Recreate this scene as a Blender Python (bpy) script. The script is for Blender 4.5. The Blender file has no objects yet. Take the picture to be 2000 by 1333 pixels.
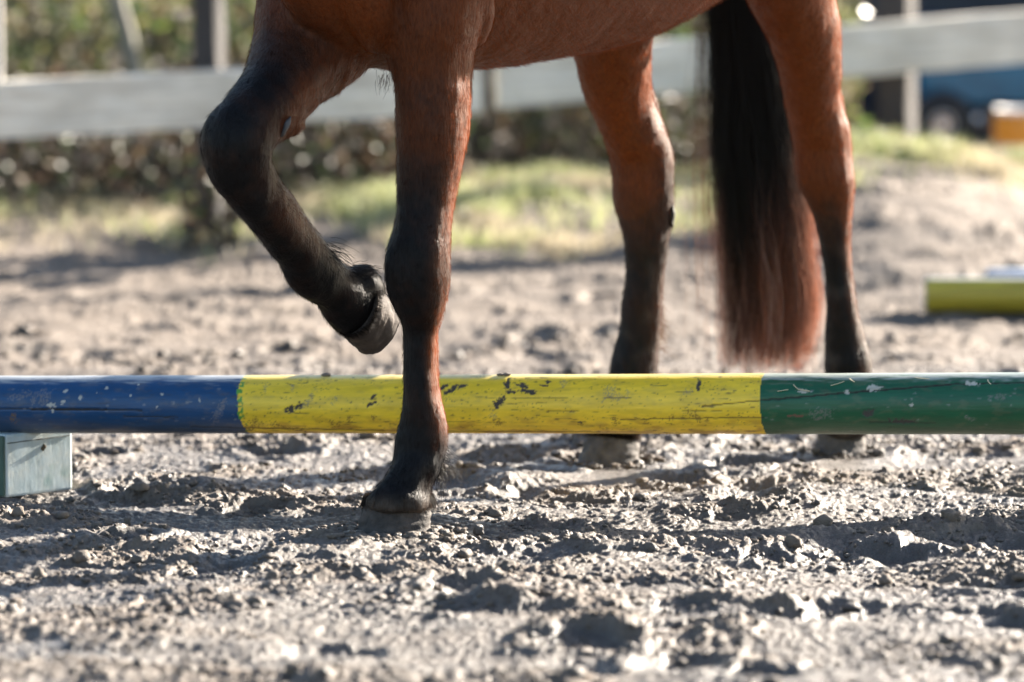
import bpy, math, random
import numpy as np
from mathutils import Vector

# ------------------------------------------------------------------ camera, sky, sun, exposure
scene = bpy.context.scene
COL = scene.collection
R = math.radians
CAM_H = 1.32
PITCH = math.atan(0.1059)
FPX = 11111.0                       # focal length in pixels of the 2000 px wide photograph (200 mm lens)
cam_data = bpy.data.cameras.new('camera')
cam_data.lens = 200; cam_data.sensor_width = 36
cam_data.clip_start = 0.1; cam_data.clip_end = 2000
cam_data.dof.use_dof = True
cam_data.dof.focus_distance = 9.62
cam_data.dof.aperture_fstop = 2.8
cam = bpy.data.objects.new('camera', cam_data); COL.objects.link(cam)
cam.location = (0, 0, CAM_H)
cam.rotation_euler = (math.pi/2 - PITCH, 0, 0)
scene.camera = cam

SUN_EL, SUN_AZ = 21.0, 47.0         # sun behind the scene, 30 degrees to the right of straight ahead
world = bpy.data.worlds.new('World'); scene.world = world; world.use_nodes = True
wn = world.node_tree.nodes; wl = world.node_tree.links
sky = wn.new('ShaderNodeTexSky'); sky.sky_type = 'NISHITA'; sky.sun_disc = False
sky.sun_elevation = R(SUN_EL); sky.sun_rotation = R(SUN_AZ)
sky.air_density = 1.0; sky.dust_density = 1.0; sky.ozone_density = 1.0
wn['Background'].inputs['Strength'].default_value = 0.055
wl.new(sky.outputs['Color'], wn['Background'].inputs['Color'])
sd = bpy.data.lights.new('sun', 'SUN'); sd.energy = 5.0; sd.angle = R(0.5); sd.color = (1.0, 0.90, 0.77)
sun = bpy.data.objects.new('sun', sd); COL.objects.link(sun)
sv = Vector((math.sin(R(SUN_AZ))*math.cos(R(SUN_EL)), math.cos(R(SUN_AZ))*math.cos(R(SUN_EL)), math.sin(R(SUN_EL))))
sun.rotation_euler = sv.to_track_quat('Z', 'Y').to_euler()
scene.view_settings.view_transform = 'Standard'; scene.view_settings.look = 'None'
scene.view_settings.exposure = 2.55; scene.view_settings.gamma = 1
scene.view_settings.use_curve_mapping = False
scene.render.engine = 'CYCLES'

rng = np.random.default_rng(7)
random.seed(7)

# ------------------------------------------------------------------ helpers
_ca, _sa = math.cos(PITCH), math.sin(PITCH)
def P(px, py, D):
    """world point that lies D metres in front of the photographer, seen at photo pixel px, py"""
    v = -(py-666.5)/FPX
    d = np.array([(px-1000.0)/FPX, _ca+v*_sa, -_sa+v*_ca])
    t = D/d[1]
    return np.array([t*d[0], D, CAM_H+t*d[2]])

def h2(ix, iy, seed):
    n = (ix.astype(np.int64)*374761393 + iy.astype(np.int64)*668265263 + seed*1442695041) & 0xffffffff
    n = ((n ^ (n >> 13))*1274126177) & 0xffffffff
    n = ((n ^ (n >> 15))*2246822519) & 0xffffffff
    return ((n ^ (n >> 16)) & 0xffffff)/float(0x1000000)

def perlin(x, y, seed=0):
    xi = np.floor(x); yi = np.floor(y); fx = x-xi; fy = y-yi
    xi = xi.astype(np.int64); yi = yi.astype(np.int64)
    u = fx*fx*fx*(fx*(fx*6-15)+10); w = fy*fy*fy*(fy*(fy*6-15)+10)
    def g(a, b, dx, dy):
        an = h2(a, b, seed)*6.2831853
        return np.cos(an)*dx+np.sin(an)*dy
    a = g(xi, yi, fx, fy); b = g(xi+1, yi, fx-1, fy); c = g(xi, yi+1, fx, fy-1); d = g(xi+1, yi+1, fx-1, fy-1)
    return ((a+(b-a)*u)+((c+(d-c)*u)-(a+(b-a)*u))*w)*1.5

def fbm(x, y, seed=0, octv=3):
    s = 0; a = 1.0
    for k in range(octv):
        s = s+a*perlin(x*2**k, y*2**k, seed+k*17); a *= .5
    return s

def worley(x, y, seed=0):
    """distance to the nearest jittered cell point and that cell's random number"""
    xi = np.floor(x).astype(np.int64); yi = np.floor(y).astype(np.int64)
    best = np.full(x.shape, 9.0); rid = np.zeros(x.shape)
    for i in (-1, 0, 1):
        for j in (-1, 0, 1):
            cx = xi+i; cy = yi+j
            dx = cx+h2(cx, cy, seed)-x; dy = cy+h2(cx, cy, seed+5)-y
            d = dx*dx+dy*dy
            m = d < best
            best = np.where(m, d, best); rid = np.where(m, h2(cx, cy, seed+9), rid)
    return np.sqrt(best), rid

def sstep(a, b, x):
    t = np.clip((x-a)/(b-a), 0, 1); return t*t*(3-2*t)

def tag(o, label=None, cat=None, group=None, kind=None):
    if label: o['label'] = label
    if cat: o['category'] = cat
    if group: o['group'] = group
    if kind: o['kind'] = kind
    return o

def np_mesh(name, V, F, mat, parent=None, smooth=True, cols=None):
    """V (n,3); F (m,k) equal sized faces"""
    me = bpy.data.meshes.new(name)
    V = np.asarray(V, dtype=np.float32); F = np.asarray(F, dtype=np.int32)
    me.vertices.add(len(V)); me.vertices.foreach_set('co', V.ravel())
    k = F.shape[1]
    me.loops.add(F.size); me.loops.foreach_set('vertex_index', F.ravel())
    me.polygons.add(len(F))
    me.polygons.foreach_set('loop_start', np.arange(0, F.size, k, dtype=np.int32))
    me.polygons.foreach_set('loop_total', np.full(len(F), k, dtype=np.int32))
    me.polygons.foreach_set('use_smooth', np.full(len(F), smooth, dtype=bool))
    me.update(calc_edges=True)
    if cols is not None:
        set_col(me, cols)
    me.materials.append(mat)
    o = bpy.data.objects.new(name, me); COL.objects.link(o)
    if parent is not None: o.parent = parent
    return o

def set_col(me, cols, name='col'):
    a = me.attributes.new(name, 'FLOAT_COLOR', 'POINT')
    c = np.ones((len(me.vertices), 4), dtype=np.float32); c[:, :cols.shape[1]] = cols
    a.data.foreach_set('color', c.ravel())

def py_mesh(name, V, F, mat, parent=None, smooth=False):
    me = bpy.data.meshes.new(name)
    me.from_pydata([tuple(map(float, v)) for v in V], [], F)
    me.polygons.foreach_set('use_smooth', [smooth]*len(me.polygons))
    me.materials.append(mat)
    o = bpy.data.objects.new(name, me); COL.objects.link(o)
    if parent is not None: o.parent = parent
    return o

def empty(name, loc=(0, 0, 0), rz=0):
    o = bpy.data.objects.new(name, None); COL.objects.link(o)
    o.location = loc; o.rotation_euler = (0, 0, rz); o.empty_display_size = .1
    return o

def grid_faces(nu, nv, wrap=False):
    """vertices laid out [u][v]; wrap closes the v direction"""
    i = np.arange(nu-1)[:, None]; j = np.arange(nv if wrap else nv-1)[None, :]
    j2 = (j+1) % nv
    a = i*nv+j; b = (i+1)*nv+j; c = (i+1)*nv+j2; d = i*nv+j2
    return np.stack([a+0*j, b+0*j, c+0*i, d+0*i], -1).reshape(-1, 4)

def rough_box(sx, sy, sz, bev=.006, nx=12, ny=3, nz=3, amp=.002, seed=0):
    """box with bevelled edges and slightly uneven faces, centred on x and y, base at z = 0"""
    import bmesh
    bm = bmesh.new()
    bmesh.ops.create_cube(bm, size=1)
    for v in bm.verts: v.co = Vector((v.co.x*sx, v.co.y*sy, (v.co.z+.5)*sz))
    bmesh.ops.bevel(bm, geom=list(bm.edges), offset=bev, segments=2, affect='EDGES', profile=.6)
    for ax, n, L in ((0, nx, sx), (1, ny, sy), (2, nz, sz)):
        for k in range(1, n):
            co = [0, 0, 0]; no = [0, 0, 0]; no[ax] = 1
            co[ax] = -L/2+L*k/n if ax < 2 else L*k/n
            bmesh.ops.bisect_plane(bm, geom=bm.verts[:]+bm.edges[:]+bm.faces[:], plane_co=co, plane_no=no)
    rr = random.Random(seed)
    for v in bm.verts:
        v.co += Vector((rr.uniform(-amp, amp), rr.uniform(-amp, amp), rr.uniform(-amp, amp)))
    V = [v.co[:] for v in bm.verts]; bm.verts.index_update()
    F = [[v.index for v in f.verts] for f in bm.faces]
    bm.free()
    return V, F

# ------------------------------------------------------------------ materials
def mat_new(name):
    m = bpy.data.materials.new(name); m.use_nodes = True
    return m, m.node_tree.nodes, m.node_tree.links, m.node_tree.nodes['Principled BSDF']

def nz(N, L, scale, detail=4, rough=.5, vec=None, dist=0, coord='Object', stretch=None):
    t = N.new('ShaderNodeTexNoise'); t.inputs['Scale'].default_value = scale
    t.inputs['Detail'].default_value = detail; t.inputs['Roughness'].default_value = rough
    t.inputs['Distortion'].default_value = dist
    tc = N.new('ShaderNodeTexCoord'); src = tc.outputs[coord]
    if stretch:
        mp = N.new('ShaderNodeMapping'); mp.inputs['Scale'].default_value = stretch
        L.new(src, mp.inputs['Vector']); src = mp.outputs['Vector']
    L.new(src, t.inputs['Vector'])
    return t

def ramp(N, L, src, stops):
    r = N.new('ShaderNodeValToRGB'); e = r.color_ramp.elements
    while len(e) > 1: e.remove(e[-1])
    for k, (p, c) in enumerate(stops):
        el = e[0] if k == 0 else e.new(p)
        el.position = p; el.color = (*c, 1) if len(c) == 3 else c
    L.new(src, r.inputs['Fac'])
    return r

def bump(N, L, src, strength, dist, prev=None):
    b = N.new('ShaderNodeBump'); b.inputs['Strength'].default_value = strength; b.inputs['Distance'].default_value = dist
    L.new(src, b.inputs['Height'])
    if prev is not None: L.new(prev.outputs['Normal'], b.inputs['Normal'])
    return b

def attr(N, name):
    a = N.new('ShaderNodeAttribute'); a.attribute_name = name; return a

def simple(name, color, rough=.6, scale=30, var=.25, bstr=.3, bdist=.003, stretch=None, metal=0):
    m, N, L, B = mat_new(name)
    t = nz(N, L, scale, 6, .6, stretch=stretch)
    c = np.array(color)
    r = ramp(N, L, t.outputs['Fac'], [(.3, tuple(c*(1-var))), (.7, tuple(np.minimum(c*(1+var), 1)))])
    L.new(r.outputs['Color'], B.inputs['Base Color'])
    B.inputs['Roughness'].default_value = rough; B.inputs['Metallic'].default_value = metal
    b = bump(N, L, t.outputs['Fac'], bstr, bdist); L.new(b.outputs['Normal'], B.inputs['Normal'])
    return m

def mud_material():
    m, N, L, B = mat_new('wet_mud')
    n1 = nz(N, L, 9, 5, .6); n2 = nz(N, L, 140, 6, .65); n3 = nz(N, L, 520, 4, .6)
    wet = attr(N, 'wet')
    r = ramp(N, L, n1.outputs['Fac'], [(.3, (.125, .093, .068)), (.55, (.180, .139, .106)), (.75, (.238, .190, .149))])
    r2 = ramp(N, L, n2.outputs['Fac'], [(.3, (.72, .71, .70)), (.65, (1.08, 1.07, 1.05))])
    mx = N.new('ShaderNodeMixRGB'); mx.blend_type = 'MULTIPLY'; mx.inputs['Fac'].default_value = 1
    L.new(r.outputs['Color'], mx.inputs[1]); L.new(r2.outputs['Color'], mx.inputs[2])
    mw = N.new('ShaderNodeMixRGB'); mw.blend_type = 'MIX'
    L.new(wet.outputs['Fac'], mw.inputs['Fac']); L.new(mx.outputs['Color'], mw.inputs[1])
    mw.inputs[2].default_value = (.080, .069, .060, 1)
    # grass stain on the bank
    L.new(mw.outputs['Color'], B.inputs['Base Color'])
    ro = N.new('ShaderNodeMapRange'); ro.inputs['From Min'].default_value = 0; ro.inputs['From Max'].default_value = 1
    ro.inputs['To Min'].default_value = .80; ro.inputs['To Max'].default_value = .40
    L.new(wet.outputs['Fac'], ro.inputs['Value'])
    mr = N.new('ShaderNodeMath'); mr.operation = 'MULTIPLY_ADD'
    L.new(n2.outputs['Fac'], mr.inputs[0]); mr.inputs[1].default_value = .35; L.new(ro.outputs['Result'], mr.inputs[2])
    ms = N.new('ShaderNodeMath'); ms.operation = 'SUBTRACT'; L.new(mr.outputs[0], ms.inputs[0]); ms.inputs[1].default_value = .17
    gl = ramp(N, L, n3.outputs['Fac'], [(.54, (0, 0, 0)), (.62, (1, 1, 1))])
    gw = N.new('ShaderNodeMath'); gw.operation = 'MULTIPLY'; L.new(gl.outputs['Color'], gw.inputs[0]); L.new(wet.outputs['Fac'], gw.inputs[1])
    m2 = N.new('ShaderNodeMath'); m2.operation = 'MULTIPLY_ADD'; L.new(gw.outputs[0], m2.inputs[0]); m2.inputs[1].default_value = -.34; L.new(ms.outputs[0], m2.inputs[2])
    m3 = N.new('ShaderNodeMath'); m3.operation = 'MAXIMUM'; L.new(m2.outputs[0], m3.inputs[0]); m3.inputs[1].default_value = .17
    L.new(m3.outputs[0], B.inputs['Roughness'])
    B.inputs['Specular IOR Level'].default_value = .55
    b = bump(N, L, n2.outputs['Fac'], .8, .007); b2 = bump(N, L, n3.outputs['Fac'], .6, .003, b)
    L.new(b2.outputs['Normal'], B.inputs['Normal'])
    return m
M_MUD = mud_material()

def dry_mud_on(name, color=(.26, .225, .19), rough=.8):
    return simple(name, color, rough, 55, .35, .6, .004)
M_HOOF = simple('muddy_hoof_horn', (.046, .038, .033), .85, 45, .6, 1.0, .006)

def hair_mat(name, rough=.4, trans=.3, spec=.3):
    m, N, L, B = mat_new(name)
    a = attr(N, 'col'); L.new(a.outputs['Color'], B.inputs['Base Color'])
    B.inputs['Roughness'].default_value = rough; B.inputs['Specular IOR Level'].default_value = spec
    out = [n for n in N if n.type == 'OUTPUT_MATERIAL'][0]
    t = N.new('ShaderNodeBsdfTranslucent'); L.new(a.outputs['Color'], t.inputs['Color'])
    mx = N.new('ShaderNodeMixShader'); mx.inputs[0].default_value = trans
    L.new(B.outputs[0], mx.inputs[1]); L.new(t.outputs[0], mx.inputs[2]); L.new(mx.outputs[0], out.inputs['Surface'])
    return m
M_COAT = hair_mat('horse_coat_hair', .42, .45, .07)
M_TAILHAIR = hair_mat('horse_tail_hair', .36, .35, .25)

def skin_mat():
    m, N, L, B = mat_new('horse_coat')
    a = attr(N, 'col')
    n = nz(N, L, 260, 5, .7, stretch=(1, 1, .22)); n2 = nz(N, L, 14, 4, .6)
    r = ramp(N, L, n.outputs['Fac'], [(.25, (.55, .55, .55)), (.7, (1.3, 1.3, 1.3))])
    mx = N.new('ShaderNodeMixRGB'); mx.blend_type = 'MULTIPLY'; mx.inputs['Fac'].default_value = 1
    L.new(a.outputs['Color'], mx.inputs[1]); L.new(r.outputs['Color'], mx.inputs[2])
    L.new(mx.outputs['Color'], B.inputs['Base Color'])
    B.inputs['Roughness'].default_value = .5
    B.inputs['Specular IOR Level'].default_value = .16
    b = bump(N, L, n.outputs['Fac'], .9, .003); b2 = bump(N, L, n2.outputs['Fac'], .25, .01, b)
    L.new(b2.outputs['Normal'], B.inputs['Normal'])
    return m
M_SKIN = skin_mat()

def paint_mat():
    m, N, L, B = mat_new('weathered_pole_paint')
    a = attr(N, 'col'); w = attr(N, 'chip')
    n = nz(N, L, 30, 6, .65, stretch=(.35, 3, 3)); g = nz(N, L, 60, 5, .7, stretch=(.12, 4, 4))
    r = ramp(N, L, n.outputs['Fac'], [(.3, (.82, .82, .82)), (.65, (1.08, 1.08, 1.08))])
    mx = N.new('ShaderNodeMixRGB'); mx.blend_type = 'MULTIPLY'; mx.inputs['Fac'].default_value = 1
    L.new(a.outputs['Color'], mx.inputs[1]); L.new(r.outputs['Color'], mx.inputs[2])
    L.new(mx.outputs['Color'], B.inputs['Base Color'])
    ro = N.new('ShaderNodeMapRange'); ro.inputs['To Min'].default_value = .38; ro.inputs['To Max'].default_value = .85
    L.new(w.outputs['Fac'], ro.inputs['Value']); L.new(ro.outputs['Result'], B.inputs['Roughness'])
    b = bump(N, L, g.outputs['Fac'], .35, .002); L.new(b.outputs['Normal'], B.inputs['Normal'])
    return m
M_PAINT = paint_mat()

def wood_mat(name, lo, hi, rough=.75, scale=16, stretch=(.25, 3, 3)):
    m, N, L, B = mat_new(name)
    g = nz(N, L, scale, 6, .65, dist=.6, stretch=stretch); n2 = nz(N, L, 5, 3, .5)
    r = ramp(N, L, g.outputs['Fac'], [(.28, lo), (.5, tuple((np.array(lo)+np.array(hi))/2)), (.7, hi)])
    r2 = ramp(N, L, n2.outputs['Fac'], [(.3, (.78, .78, .77)), (.7, (1.1, 1.1, 1.1))])
    mx = N.new('ShaderNodeMixRGB'); mx.blend_type = 'MULTIPLY'; mx.inputs['Fac'].default_value = 1
    L.new(r.outputs['Color'], mx.inputs[1]); L.new(r2.outputs['Color'], mx.inputs[2])
    L.new(mx.outputs['Color'], B.inputs['Base Color']); B.inputs['Roughness'].default_value = rough
    b = bump(N, L, g.outputs['Fac'], .5, .004); L.new(b.outputs['Normal'], B.inputs['Normal'])
    return m
M_RAIL = wood_mat('pale_weathered_board', (.48, .43, .36), (.90, .85, .75))
M_POST = wood_mat('brown_grey_post', (.022, .019, .019), (.048, .041, .040), stretch=(3, 3, .25))
M_PALEPOST = wood_mat('pale_grey_post', (.32, .30, .28), (.50, .48, .46), stretch=(3, 3, .25))
M_BARK = wood_mat('pale_bark', (.12, .11, .09), (.30, .28, .22), stretch=(3, 3, .5))
M_DARKWOOD = wood_mat('dark_stem', (.05, .035, .025), (.12, .085, .06), stretch=(2, 2, 1))

def leaf_mat(name, rough=.35):
    m, N, L, B = mat_new(name)
    a = attr(N, 'col'); L.new(a.outputs['Color'], B.inputs['Base Color'])
    B.inputs['Roughness'].default_value = rough; B.inputs['Specular IOR Level'].default_value = .6
    out = [n for n in N if n.type == 'OUTPUT_MATERIAL'][0]
    t = N.new('ShaderNodeBsdfTranslucent'); L.new(a.outputs['Color'], t.inputs['Color'])
    mx = N.new('ShaderNodeMixShader'); mx.inputs[0].default_value = .4
    L.new(B.outputs[0], mx.inputs[1]); L.new(t.outputs[0], mx.inputs[2]); L.new(mx.outputs[0], out.inputs['Surface'])
    return m
M_LEAF = leaf_mat('leaf', .28); M_GRASS = leaf_mat('grass_blade', .5)

# ------------------------------------------------------------------ ground: one sheet, churned mud, bank behind
HOOVES = {'LF': P(770, 1043, 9.44), 'LH': P(1647, 886, 10.52), 'RH': P(1190, 905, 10.37)}
PRINTS = []
_r = random.Random(11)
for k in range(190):
    PRINTS.append((_r.uniform(-1.7, 1.7), _r.uniform(7.2, 14.2), _r.uniform(.05, .075), _r.uniform(.05, .08), _r.uniform(0, 6.28), _r.uniform(.008, .021)))
for k in range(150):
    sx = _r.choice((-1, 1)); PRINTS.append((sx*_r.uniform(1.7, 3.2), _r.uniform(5.8, 14.0), .075, .08, _r.uniform(0, 6.28), _r.uniform(.008, .021)))
PRINTS = [p for p in PRINTS if all(math.hypot(p[0]-h[0], p[1]-h[1]) > .16 for h in HOOVES.values())]
PRINTS.append((.02, 9.2, .12, .08, .2, .022)); PRINTS.append((-.42, 9.30, .12, .08, -.2, .016)); PRINTS.append((.55, 9.25, .16, .09, 0, .014))

def bank(X, Y):
    crest = .05+.065*sstep(-.9, .1, X)+.115*sstep(.5, .95, X)-.075*sstep(1.02, 1.5, X)
    start = 13.5-.7*sstep(.2, 1.1, X)+.12*np.sin(X*5)
    z = crest*sstep(start, 15.1, Y)
    return z - .20*sstep(15.3, 16.6, Y)*sstep(.7, .95, X)

def ground_z(X, Y):
    """height of the mud and, second, how wet it is"""
    X = np.asarray(X, float); Y = np.asarray(Y, float)
    wx = X+.030*perlin(X*9, Y*9, 3)+.004*perlin(X*28, Y*28, 4); wy = Y+.030*perlin(X*9, Y*9, 5)+.004*perlin(X*28, Y*28, 6)
    near = (np.abs(X) < 3.3) & (Y > 5.6) & (Y < 16.6)
    h = .013*perlin(X*1.1, Y*1.1, 21)+.014*fbm(wx*2.6, wy*3.6, 31, 2)
    h = np.where(Y < 40, h, 0)
    crumb = np.zeros(X.shape); wet = np.full(X.shape, .3)
    m = near
    x = wx[m]; y = wy[m]; hm = h[m]
    pr = np.zeros(x.shape); inside = np.zeros(x.shape)
    for (a, b, ra, rb, an, dp) in PRINTS:
        s = (np.abs(x-a) < .3) & (np.abs(y-b) < .3)
        if not s.any(): continue
        dx = x[s]-a; dy = y[s]-b
        u = (dx*math.cos(an)+dy*math.sin(an))/ra; v = (-dx*math.sin(an)+dy*math.cos(an))/rb
        d = np.sqrt(u*u+v*v)
        pr[s] += -dp*(1-sstep(.2, 1.4, d))+dp*.5*np.exp(-((d-1.4)/.3)**2)*(.5+.5*np.clip(perlin(x[s]*14, y[s]*14, 19)*1.5+.5, 0, 1))
        inside[s] = np.maximum(inside[s], 1-sstep(.8, 1.2, d))
    crm = .12+.88*sstep(-.12, .38, fbm(x*2.6+3, y*3.6, 41, 3))
    crm = crm*(1-.75*inside)
    f1, r1 = worley(x*9.5, y*9.5, 51); b1 = np.sqrt(np.clip(1-(f1*1.25)**2, 0, 1))*(.15+.85*r1**1.6)
    f2, r2 = worley(x*21, y*21, 61); b2 = np.sqrt(np.clip(1-(f2*1.3)**2, 0, 1))*(.1+.9*r2**1.3)
    f3, r3 = worley(x*47, y*47, 71); b3 = np.sqrt(np.clip(1-(f3*1.3)**2, 0, 1))*(.1+.9*r3)
    X0 = X[m]; Y0 = Y[m]
    f4, r4 = worley(X0*95+2*perlin(X0*30, Y0*30, 7), Y0*95, 81); b4 = np.sqrt(np.clip(1-(f4*1.3)**2, 0, 1))*(.1+.9*r4)
    rid = 1-np.abs(perlin(x*5+1.5*perlin(x*3, y*6, 9), y*15, 91)); rid = rid**2
    fine = fbm(X0*55, Y0*60, 95, 2)
    gr = fbm(X0*150, Y0*120, 99, 2)
    z = hm+pr+crm*(.0105*b1*r1+.0085*b2*(.5+.5*b1)+.0090*b3*(.4+.6*r2)+.0060*b4*(.3+.7*r3))+.005*rid*(1-.5*crm)+.0032*fine+.0011*gr+(1-crm)*(.0034*b4*r2)
    z = z-.0125
    w = .30+.55*(1-crm)+.35*inside+.25*fbm(x*4, y*6, 97, 2)
    # the bank is drier
    dry = sstep(10.9, 12.6, Y0); z = z*(1-.05*dry); w = w*(1-.85*dry)
    # keep the mud level where the hooves stand, pushed up round them
    for k, hp in HOOVES.items():
        d = np.hypot((X0-hp[0]), (Y0-hp[1])*.9)
        flat = 1-sstep(.075, .17, d)
        ring = np.exp(-((d-.112)/.028)**2)
        z = z*(1-.9*flat)+ring*(.003+.008*b2+.005*b3)-.004*flat
    for k in ('RH', 'LH'):
        hp = HOOVES[k]; q = np.exp(-((X0-hp[0])/.09)**2-((Y0-(hp[1]-.2))/.17)**2); z = z*(1-.8*q)-.006*q
    s = (X0 < -.78) & (X0 > -1.25) & (np.abs(Y0-9.93) < .25)
    z = np.where(s, np.minimum(z, .012), z)
    h = h.copy(); h[m] = z; wet[m] = w
    return h+bank(X, Y)*np.where(Y < 60, 1, 0)+0*crumb, np.clip(wet, 0, 1)

def axis(parts, far, lo=-1):
    a = np.concatenate([np.arange(p[0], p[1], p[2]) for p in parts]+[[parts[-1][1]]])
    e = []
    s = parts[-1][2]; v = a[-1]
    while v < far: s *= 1.55; v += s; e.append(v)
    f = []
    s = parts[0][2]; v = a[0]
    while v > (-far if lo < 0 else -60): s *= 1.55; v -= s; f.append(v)
    return np.concatenate([f[::-1], a, e])
ax = axis([(-3.3, -1.5, .024), (-1.5, -.92, .0056), (-.92, .92, .0027), (.92, 1.5, .0056), (1.5, 3.3, .024)], 600)
ay = axis([(5.6, 7.3, .03), (7.3, 8.5, .008), (8.5, 9.0, .005), (9.0, 10.1, .0038), (10.1, 10.9, .006), (10.9, 12.4, .011), (12.4, 16.4, .02)], 900)
GX, GY = np.meshgrid(ax, ay, indexing='ij')
GZ, GW = ground_z(GX, GY)
V = np.stack([GX, GY, GZ], -1).reshape(-1, 3)
ground = np_mesh('ground', V, grid_faces(len(ax), len(ay)), M_MUD)
wa = ground.data.attributes.new('wet', 'FLOAT', 'POINT'); wa.data.foreach_set('value', GW.ravel().astype(np.float32))
tag(ground, 'churned wet grey brown mud of the riding arena with a low bank behind', None, None, 'structure')

def gz(x, y):
    z, w = ground_z(np.atleast_1d(np.array(x, float)), np.atleast_1d(np.array(y, float)))
    return z if z.size > 1 else float(z[0])

# loose lumps of mud lying on the sheet (one mass nobody could count)
def lump_mass(n, seed, sub, lo, hi, pw, name='mud_lumps', ymax=12.6):
    r = np.random.default_rng(seed)
    import bmesh
    bm = bmesh.new(); bmesh.ops.create_icosphere(bm, subdivisions=sub, radius=1)
    bv = np.array([v.co[:] for v in bm.verts]); bf = np.array([[v.index for v in f.verts] for f in bm.faces]); bm.free()
    xs = r.uniform(-1.35, 1.35, n*3); ys = r.uniform(7.6, ymax, n*3)
    cl = fbm(xs*2.6+3, ys*3.6, 41, 3); keep = (cl > -.05) & (r.random(n*3) < .75)
    for hp in HOOVES.values(): keep &= np.hypot(xs-hp[0], ys-hp[1]) > .095
    xs = xs[keep][:n]; ys = ys[keep][:n]; n = len(xs)
    zs = gz(xs, ys)
    sz = lo+(hi-lo)*r.random(n)**pw
    out = []; faces = []
    for k in range(n):
        ph = r.uniform(0, 6.28, 6)
        d = 1+.22*np.sin(bv[:, 0]*3+ph[0])*np.cos(bv[:, 1]*2.6+ph[1])+.16*np.sin(bv[:, 2]*5+ph[2])+.10*np.cos(bv[:, 0]*7+ph[3])
        s = sz[k]*np.array([r.uniform(.8, 1.4), r.uniform(.8, 1.3), r.uniform(.6, 1.0)])
        out.append(bv*d[:, None]*s+[xs[k], ys[k], zs[k]+s[2]*.25]); faces.append(bf+k*len(bv))
    V = np.concatenate(out)
    o = np_mesh(name, V, np.concatenate(faces), M_MUD)
    a = o.data.attributes.new('wet', 'FLOAT', 'POINT')
    a.data.foreach_set('value', np.repeat(r.uniform(.0, .8, n), len(bv)).astype(np.float32))
    return o
tag(lump_mass(9000, 6, 1, .0022, .0055, 1.5, ymax=10.8), 'fine crumbs of wet mud sprinkled over the arena ground', 'mud', None, 'stuff')
tag(lump_mass(1500, 5, 2, .005, .0135, 3.2), 'loose crumbs and lumps of wet mud scattered over the arena ground', 'mud', None, 'stuff')

def hoof_clods(seed=9):
    r = np.random.default_rng(seed)
    import bmesh
    bm = bmesh.new(); bmesh.ops.create_icosphere(bm, subdivisions=2, radius=1)
    bv = np.array([v.co[:] for v in bm.verts]); bf = np.array([[v.index for v in f.verts] for f in bm.faces]); bm.free()
    out = []; fc_ = []; wt = []; k = 0
    for key, (cx, cy, rad, n) in {'LF': (-.197, 9.44, .068, 330), 'RH': (.179, 10.375, .062, 80), 'LH': (.612, 10.52, .053, 70)}.items():
        for i in range(n):
            t = r.uniform(0, 6.283); q = rad+.002+abs(r.normal(0, .028)); x = cx+q*math.cos(t); y = cy+q*math.sin(t)
            s = .0022+.0075*r.random()**2.4
            ph = r.uniform(0, 6.28, 4)
            d = 1+.25*np.sin(bv[:, 0]*3+ph[0])*np.cos(bv[:, 1]*2.6+ph[1])+.18*np.sin(bv[:, 2]*5+ph[2])+.12*np.cos(bv[:, 0]*7+ph[3])
            g = gz(x, y); z = max(g, -.002)+s*.3+max(0, .006-(q-rad)*.25)*r.random()
            out.append(bv*d[:, None]*s*np.array([r.uniform(.9, 1.5), r.uniform(.8, 1.3), r.uniform(.6, 1.0)])+[x, y, z]); fc_.append(bf+k*len(bv)); wt += [r.uniform(0, .9)]*len(bv); k += 1
    o = np_mesh('hoof_side_mud', np.concatenate(out), np.concatenate(fc_), M_MUD)
    a_ = o.data.attributes.new('wet', 'FLOAT', 'POINT'); a_.data.foreach_set('value', np.array(wt, np.float32))
    return o
tag(hoof_clods(), 'crumbled mud pushed up round the hooves standing on the ground', 'mud', None, 'stuff')

# ------------------------------------------------------------------ the horse
HEAD = np.array([-.63, -.777, 0.0]); SIDE = np.array([.777, -.63, 0.0])     # heading, and the horse's left
UP = np.array([0, 0, 1.0])
def Spx(xl, yl, xr, yr, D, ratio=1.0, bl=0, br=None):
    a = P(xl, yl, D); b = P(xr, yr, D)
    return dict(c=(a+b)/2, u=(b-a)/np.linalg.norm(b-a), hw=np.linalg.norm(b-a)/2, hd=np.linalg.norm(b-a)/2*ratio, bl=bl, br=bl if br is None else br)
def H(y, xl, xr, D, ratio=1.0, bl=0, br=None): return Spx(xl, y, xr, y, D, ratio, bl, br)

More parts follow.
